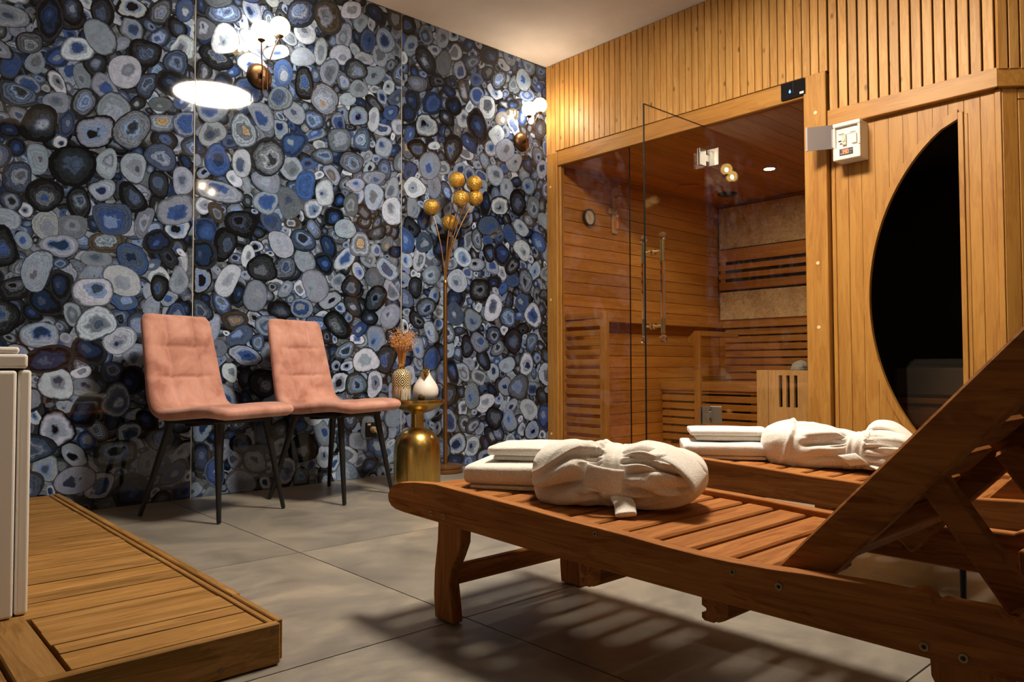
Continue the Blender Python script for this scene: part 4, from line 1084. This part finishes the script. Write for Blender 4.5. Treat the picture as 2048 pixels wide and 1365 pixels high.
    while y-0.066 > 0.60:
        z = ztop(y-0.033)-0.013; sl = math.atan2(ztop(y)-ztop(y-0.066), 0.066)
        M = Matrix.Translation((0,y-0.033,z)) @ Matrix.Rotation(sl,4,'X')
        part('slat', B().box(1.1445,1.6355,-0.033,0.033,-0.018,0.0,0.004,M), MT['loungex']); y -= 0.0795
    part('support_batten', B().box(1.1445,1.165,0.60,1.43,0.262,0.284), MT['loungey']); part('support_batten', B().box(1.615,1.6355,0.60,1.43,0.262,0.284), MT['loungey'])
    # raised back
    P0 = Vector((0,0.618,0.3135)); d = Vector((0,-0.678,0.735)).normalized(); n = Vector((0,0.735,0.678)).normalized(); Lb = 0.80
    MBk = Matrix(((1,0,0,0),(0,d.y,n.y,P0.y),(0,d.z,n.z,P0.z),(0,0,0,1)))     # local: x, along, out
    for a, b in ((1.148,1.178),(1.602,1.632)):
        part('back_rail', B().box(a,b,-0.01,Lb,-0.065,-0.0005,0.004,MBk), MT['loungey'])
    q = 0.035
    while q+0.06 < Lb:
        part('back_slat', B().box(1.1785,1.6015,q,q+0.062,-0.026,-0.008,0.004,MBk), MT['loungex']); q += 0.078
    part('back_batten', B().box(1.1785,1.6015,0.09,0.13,-0.062,-0.0265,0.003,MBk), MT['loungex'])
    part('back_batten', B().box(1.1785,1.6015,0.66,0.70,-0.062,-0.0265,0.003,MBk), MT['loungex'])
    # prop frame
    A, Z = Vector((0,0.395,0.470)), Vector((0,0.278,0.300)); e = (Z-A).normalized(); f = Vector((0,-e.z,e.y))
    MP = Matrix(((1,0,0,0),(0,e.y,f.y,A.y),(0,e.z,f.z,A.z),(0,0,0,1)))
    for a, b in ((1.180,1.203),(1.577,1.600)):
        part('prop', B().box(a,b,-0.02,(Z-A).length+0.01,-0.022,0.022,0.006,MP), MT['loungey'])
    part('prop_bar', B().tube([(1.1445,0.286,0.306),(1.6355,0.286,0.306)],0.010,12), MT['loungex'], t, 50)
    part('support_rod', B().tube([(1.652,0.50,0.003),(1.652,0.50,0.2385)],0.006,10), MT['black'], t, 50)
    bolt = B().lathe([(0.0,0.0),(0.008,0.0),(0.0065,0.004),(0.0,0.006)],12,Matrix.Rotation(R(90),4,'Y')).mesh('bolt')
    for yy, zz in ((0.392,0.474),(0.56,0.335)): put('bolt', bolt, MT['steel'], t, (1.632-OX,yy-OY,zz)); 
    o = copy_tree(t)
    for rl in list(o.children):
        for c in list(rl.children):
            if c.name.startswith('screw'): bpy.data.objects.remove(c)
    o.location = (1.39+0.945,0.72,0); o['label'] = 'brown wooden sun lounger standing behind, before the half-moon window'
loungers()

# ------------------------------------------------------------------ folded towels and tied bathrobes
def towel(label, loc, rz, L, W, H, seed, under=True):
    t = thing('folded_towel', label, 'towel', loc, rz, 'white folded towels on the loungers')
    def slab(name, x0, x1, y0, y1, z0, z1, e, amp):
        NU_, NV = 60, 40; rows = []
        cx, cy, cz = (x0+x1)/2, (y0+y1)/2, (z0+z1)/2; a, b, c = (x1-x0)/2, (y1-y0)/2, (z1-z0)/2
        for i in range(NU_+1):
            g = -math.pi/2+math.pi*i/NU_; row = []
            for j in range(NV):
                h = 2*math.pi*j/NV
                f = lambda s, p: math.copysign(abs(s)**p, s)
                # flat loaf: section in y/z, ends in x
                sx = f(math.sin(g), 0.16); cs = f(math.cos(g), 0.22)
                x = a*sx; yy = b*f(math.cos(h),0.22); zz = c*f(math.sin(h),0.55)
                yy *= 0.90+0.10*cs; zz *= cs if cs < 0.999 else 1
                nz = noise.noise(Vector((x*9+seed,yy*9,zz*20)))*amp+noise.noise(Vector((x*28,yy*28+seed,zz*40)))*amp*0.35
                zz += nz*(1 if zz > 0 else 0.15); yy += nz*0.8*math.copysign(1,yy)
                row.append((cx+x+0.4*nz,cy+yy,cz+zz))
            rows.append(row)
        m = MB().grid(rows, True)
        return m.build(name, MT['terry2'], t, 180)
    if under:
        slab('under_fold', -L/2+0.014, L/2-0.01, -W/2+0.006, W/2-0.01, 0.0005, 0.015, 0.5, 0.0012)
        slab('main_fold', -L/2, L/2, -W/2, W/2, 0.0125, H, 0.5, 0.004)
    else:
        slab('under_fold', -L/2+0.02, L/2-0.012, -W/2+0.01, W/2-0.01, 0.0005, H*0.5, 0.5, 0.002)
        slab('main_fold', -L/2, L/2, -W/2, W/2, H*0.46, H, 0.5, 0.003)
    return t
def robe(label, loc, rz, L, W, H, bu, seed, style):
    t = thing('bathrobe', label, 'bathrobe', loc, rz, 'white rolled bathrobes on the loungers')
    NU_, NV = 200, 220
    rc = random.Random(int(seed*10))
    CR_ = [(a, a*1.12+rc.uniform(-.16,.16), rc.uniform(.012,.024), rc.uniform(.5,1.0)*(1.05 if style == 0 else 0.8), rc.uniform(0,6)) for a in [-1.25+0.29*k+rc.uniform(-.06,.06) for k in range(13)]]
    CL_ = [(a, a*0.9+rc.uniform(-.12,.12), rc.uniform(.007,.015), rc.uniform(.18,.55)*(1.0 if style == 0 else 1.5), rc.uniform(0,6)) for a in [-1.2+0.23*k+rc.uniform(-.05,.05) for k in range(16)]]
    def g_(x, s): return math.exp(-(x/s)**2)
    def sstep(a, b, x):
        q = min(1, max(0, (x-a)/(b-a))); return q*q*(3-2*q)
    def surf(u, th, extra=0.0):
        """u -1..1 along the bundle, th angle: 0 front, pi/2 top"""
        d = u-bu
        end = max(0.0, 1-abs(u)**(5.0 if u < 0 else 3.6))**(0.42)
        pin = 1-0.17*g_(d,0.16)
        c, s = math.cos(th), math.sin(th)
        f = lambda q, p: math.copysign(abs(q)**p, q)
        rise = (1+0.05*math.sin(3*u+seed))*(1-0.12*sstep(0.45,1,u))
        y = -W/2*f(c,0.72)*(0.86+0.14*end); z = H/2*f(s,0.8)*rise
        # pleats running out from the belt
        th2 = th+0.35*d*math.sin(th*1.0+seed)
        n1 = noise.noise(Vector((u*1.3+seed,math.cos(th)*0.9,math.sin(th)*0.9)))
        r = 0.008*noise.noise(Vector((u*1.7+5,math.cos(th)*1.4,math.sin(th)*1.4+seed)))
        cr = 0.0
        ad = abs(d)-0.085
        if ad > 0:
            for t0, t1, dp, ln, wob in (CR_ if d > 0 else CL_):
                q = ad/ln
                if q < 1:
                    tc = t0+(t1-t0)*q+0.07*math.sin(wob+5*q)
                    w0 = 0.035+0.10*q
                    x_ = abs((th-tc+math.pi)%(2*math.pi)-math.pi)/w0
                    if x_ < 6: cr -= dp*sstep(0,0.12,q)*(1-sstep(0.45,1,q))*math.exp(-math.sqrt(x_*x_+0.09))*1.3
        r += max(cr,-0.034)+0.004*sstep(0.02,0.3,ad)
        if style == 0:
            # open fold on the near left end: a deep crease between two rolls
            tg = -0.50+0.50*sstep(-1.0,-0.15,u); wd = sstep(-1.05,-0.93,u)*(1-sstep(-0.30,-0.1,u))
            r -= 0.036*g_(th-tg,0.12)*wd; r += 0.014*g_(th-tg-0.36,0.2)*wd; r += 0.012*g_(th-tg+0.36,0.24)*wd
            th_e = 0.02+0.85*sstep(-0.98,-0.1,u); we = sstep(-1.05,-0.95,u)*(1-sstep(-0.16,-0.02,u))
            r += 0.012*sstep(-0.035,0.03,th-th_e)*(1-sstep(0.3,1.3,th-th_e))*we; r -= 0.008*g_(th-th_e+0.10,0.08)*we
            for a0, a1, dp in ((-0.2,-0.55,0.016),(0.62,0.25,0.018)):
                tr = a0+(a1-a0)*sstep(0.1,1,u)+0.06*math.sin(9*u+a0*7); wr = sstep(bu+0.08,bu+0.24,u)*(1-0.5*sstep(0.75,1,u))
                r -= 1.1*dp*g_(th-tr,0.065)*wr; r += 0.010*g_(th-tr-0.2,0.12)*wr
        else:
            tg = 0.15+0.35*sstep(-0.5,0.3,u); wd = sstep(-0.42,-0.25,u)*(1-sstep(bu-0.22,bu-0.06,u))
            r -= 0.026*g_(th-tg,0.14)*wd; r += 0.012*g_(th-tg-0.36,0.22)*wd
            # collar edge sweeping over the left third
            ue = -0.62+0.16*math.cos(th*1.2-0.9); r += 0.009*sstep(ue+0.03,ue-0.02,u)*sstep(-0.5,0.2,s)+0.004*g_(u-ue+0.03,0.03)
            te = 1.25-0.1*u; r -= 0.012*g_(th-te,0.07)*sstep(-0.62,-0.5,u)*(1-sstep(0.1,0.35,u))
            for a0, a1, dp in ((0.2,-0.1,0.016),(0.9,0.5,0.016)):
                tr = a0+(a1-a0)*sstep(0.3,1,u); wr = sstep(bu+0.1,bu+0.28,u)
                r -= dp*g_(th-tr,0.12)*wr
        wk = noise.noise(Vector((u*4+seed,math.cos(th)*2.2,math.sin(th)*2.2)))
        r += 0.004*(0.5-abs(wk))*sstep(0.0,0.2,abs(d))
        r += extra
        sc = pin*end
        yy = y*sc; zz = z*sc
        m = math.hypot(c/W, s/H)+1e-6
        ny, nz = -(c/W)/m, (s/H)/m
        yy += ny*r*min(1,end*1.4); zz += nz*r*min(1,end*1.4)
        zz = H/2*0.92+zz
        if zz < 0.014: zz = 0.001+0.013*math.exp((zz-0.014)/0.013)
        bend = 0.02*(u*u) if style == 0 else -0.015*u
        return (u*L/2*(1+0.0*c), yy+bend, zz)
    def grid_of(u0, u1, nu, th0, th1, nv, ex=None, closed=True, skew=0.0):
        rows = []
        for i in range(nu+1):
            q = i/nu; row = []
            for j in range(nv if closed else nv+1):
                th = th0+(th1-th0)*j/nv
                u = u0+(u1-u0)*q+skew*math.sin(th)
                if ex is None and (u0,u1) == (-1,1): u = math.sin(math.pi/2*(-1+2*q))*0.35+(-1+2*q)*0.65
                row.append(surf(min(1,max(-1,u)), th, ex(q) if ex else 0.0))
            rows.append(row)
        return rows
    MB().grid(grid_of(-1,1,NU_,-math.pi,math.pi,NV), True).build('robe_bundle', MT['terry'], t, 180)
    bw = 0.125 if style == 0 else 0.11
    belt = lambda q: 0.0085*(max(0,1-abs(2*q-1)**6))**0.6-0.003+0.0018*math.cos(2*q*6.28)
    MB().grid(grid_of(bu-bw,bu+bw,22,-math.pi,math.pi,140,belt,True,-0.05 if style == 0 else 0.07), True).build('belt', MT['terry'], t, 180)
    def strip(name, pts, w_, th_, side):
        pts = [Vector(p) for p in pts]; side = Vector(side).normalized(); rows = []
        fine = []
        for i in range(len(pts)-1):
            for k in range(5):
                u = k/5; a = [pts[max(i-1,0)],pts[i],pts[i+1],pts[min(i+2,len(pts)-1)]]
                fine.append(0.5*(2*a[1]+(a[2]-a[0])*u+(2*a[0]-5*a[1]+4*a[2]-a[3])*u*u+(3*a[1]-a[0]-3*a[2]+a[3])*u**3))
        fine.append(pts[-1]); n = len(fine)
        for i in range(n):
            tg_ = (fine[min(i+1,n-1)]-fine[max(i-1,0)]).normalized(); nn_ = tg_.cross(side).normalized(); row = []
            e = math.sqrt(max(0.02,1-max(0,1-min(i,n-1-i)/2.2)**2))
            for j in range(16):
                h = 2*math.pi*j/16; f = lambda s: math.copysign(abs(s)**0.55, s)
                row.append(tuple(fine[i]+side*(w_/2*f(math.cos(h)))+nn_*(th_/2*f(math.sin(h))*e)))
            rows.append(row)
        m = MB().grid(rows, True)
        m.add(rows[0], [tuple(range(16))]); m.add(rows[-1], [tuple(range(16))])
        return m.build(name, MT['terry'], t, 180)
    bx = bu*L/2
    if style == 0:
        strip('belt_end', [(bx-0.052,-W/2-0.004,0.085),(bx-0.030,-W/2-0.012,0.080),(bx+0.0,-W/2-0.008,0.074),(bx+0.03,-W/2+0.006,0.07)], 0.052, 0.011, (0.12,0.25,1))
        strip('belt_end', [(bx+0.015,-W/2+0.035,0.035),(bx+0.035,-W/2-0.004,0.024),(bx+0.043,-W/2-0.030,0.012),(bx+0.046,-W/2-0.042,0.007)], 0.046, 0.013, (1,0.2,0.12))
        # collar flap standing out at the far end
        strip('collar', [(bx+0.05,-0.02,0.122),(bx+0.09,-0.035,0.132),(bx+0.14,-0.055,0.118),(bx+0.178,-0.070,0.09),(bx+0.192,-0.078,0.062)], 0.075, 0.016, (0.25,1,0.35))
        strip('collar', [(bx+0.06,0.03,0.125),(bx+0.11,0.03,0.125),(bx+0.16,0.02,0.10),(bx+0.185,0.0,0.07)], 0.07, 0.016, (-0.1,1,0.2))
    else:
        strip('collar', [(bx+0.02,0.03,0.120),(bx+0.045,0.035,0.140),(bx+0.09,0.03,0.138),(bx+0.13,0.02,0.112),(bx+0.155,0.01,0.085)], 0.065, 0.014, (0.1,1,0.3))
        strip('hem', [(bx+0.05,-W/2+0.02,0.03),(bx+0.10,-W/2-0.004,0.012),(bx+0.145,-W/2-0.016,0.007)], 0.05, 0.010, (0.4,1,0.05))
        strip('belt_end', [(bx-0.02,-W/2-0.006,0.06),(bx+0.0,-W/2-0.010,0.045),(bx+0.015,-W/2-0.004,0.03)], 0.05, 0.010, (1,0.1,0.2))
    return t
robe('white towelling bathrobe rolled and tied with its belt on the nearer lounger', (1.375,1.140,0.313), R(-62), 0.41, 0.235, 0.150, 0.02, 1.7, 0)
robe('white towelling bathrobe rolled and belted on the lounger behind', (2.375,1.075,0.309), R(-74), 0.46, 0.24, 0.140, 0.30, 4.2, 1)
def place_towels():
    a = R(-58); dx, dy = math.cos(a), math.sin(a); nx, ny = -dy, dx        # along, inwards
    def spot(fx, fy, L, W): return fx+dx*L/2+nx*W/2, fy+dy*L/2+ny*W/2
    x, y = spot(1.187,1.485,0.215,0.24); towel('lower white folded towel of the pair on the nearer lounger', (x,y,0.326), a, 0.215, 0.24, 0.0655, 2.0)
    x, y = spot(1.262,1.480,0.20,0.20); towel('upper white folded towel of the pair on the nearer lounger', (x,y,0.3925), a, 0.20, 0.20, 0.039, 5.0)
    a = R(-52); dx, dy = math.cos(a), math.sin(a); nx, ny = -dy, dx
    x, y = spot(2.085,1.45,0.275,0.24); towel('lower white folded towel of the pair on the lounger behind', (x,y,0.326), a, 0.275, 0.24, 0.0545, 8.0)
    x, y = spot(2.150,1.465,0.262,0.20); towel('upper white folded towel, two-layered, of the pair on the lounger behind', (x,y,0.3815), a, 0.262, 0.20, 0.040, 9.0, False)
place_towels()
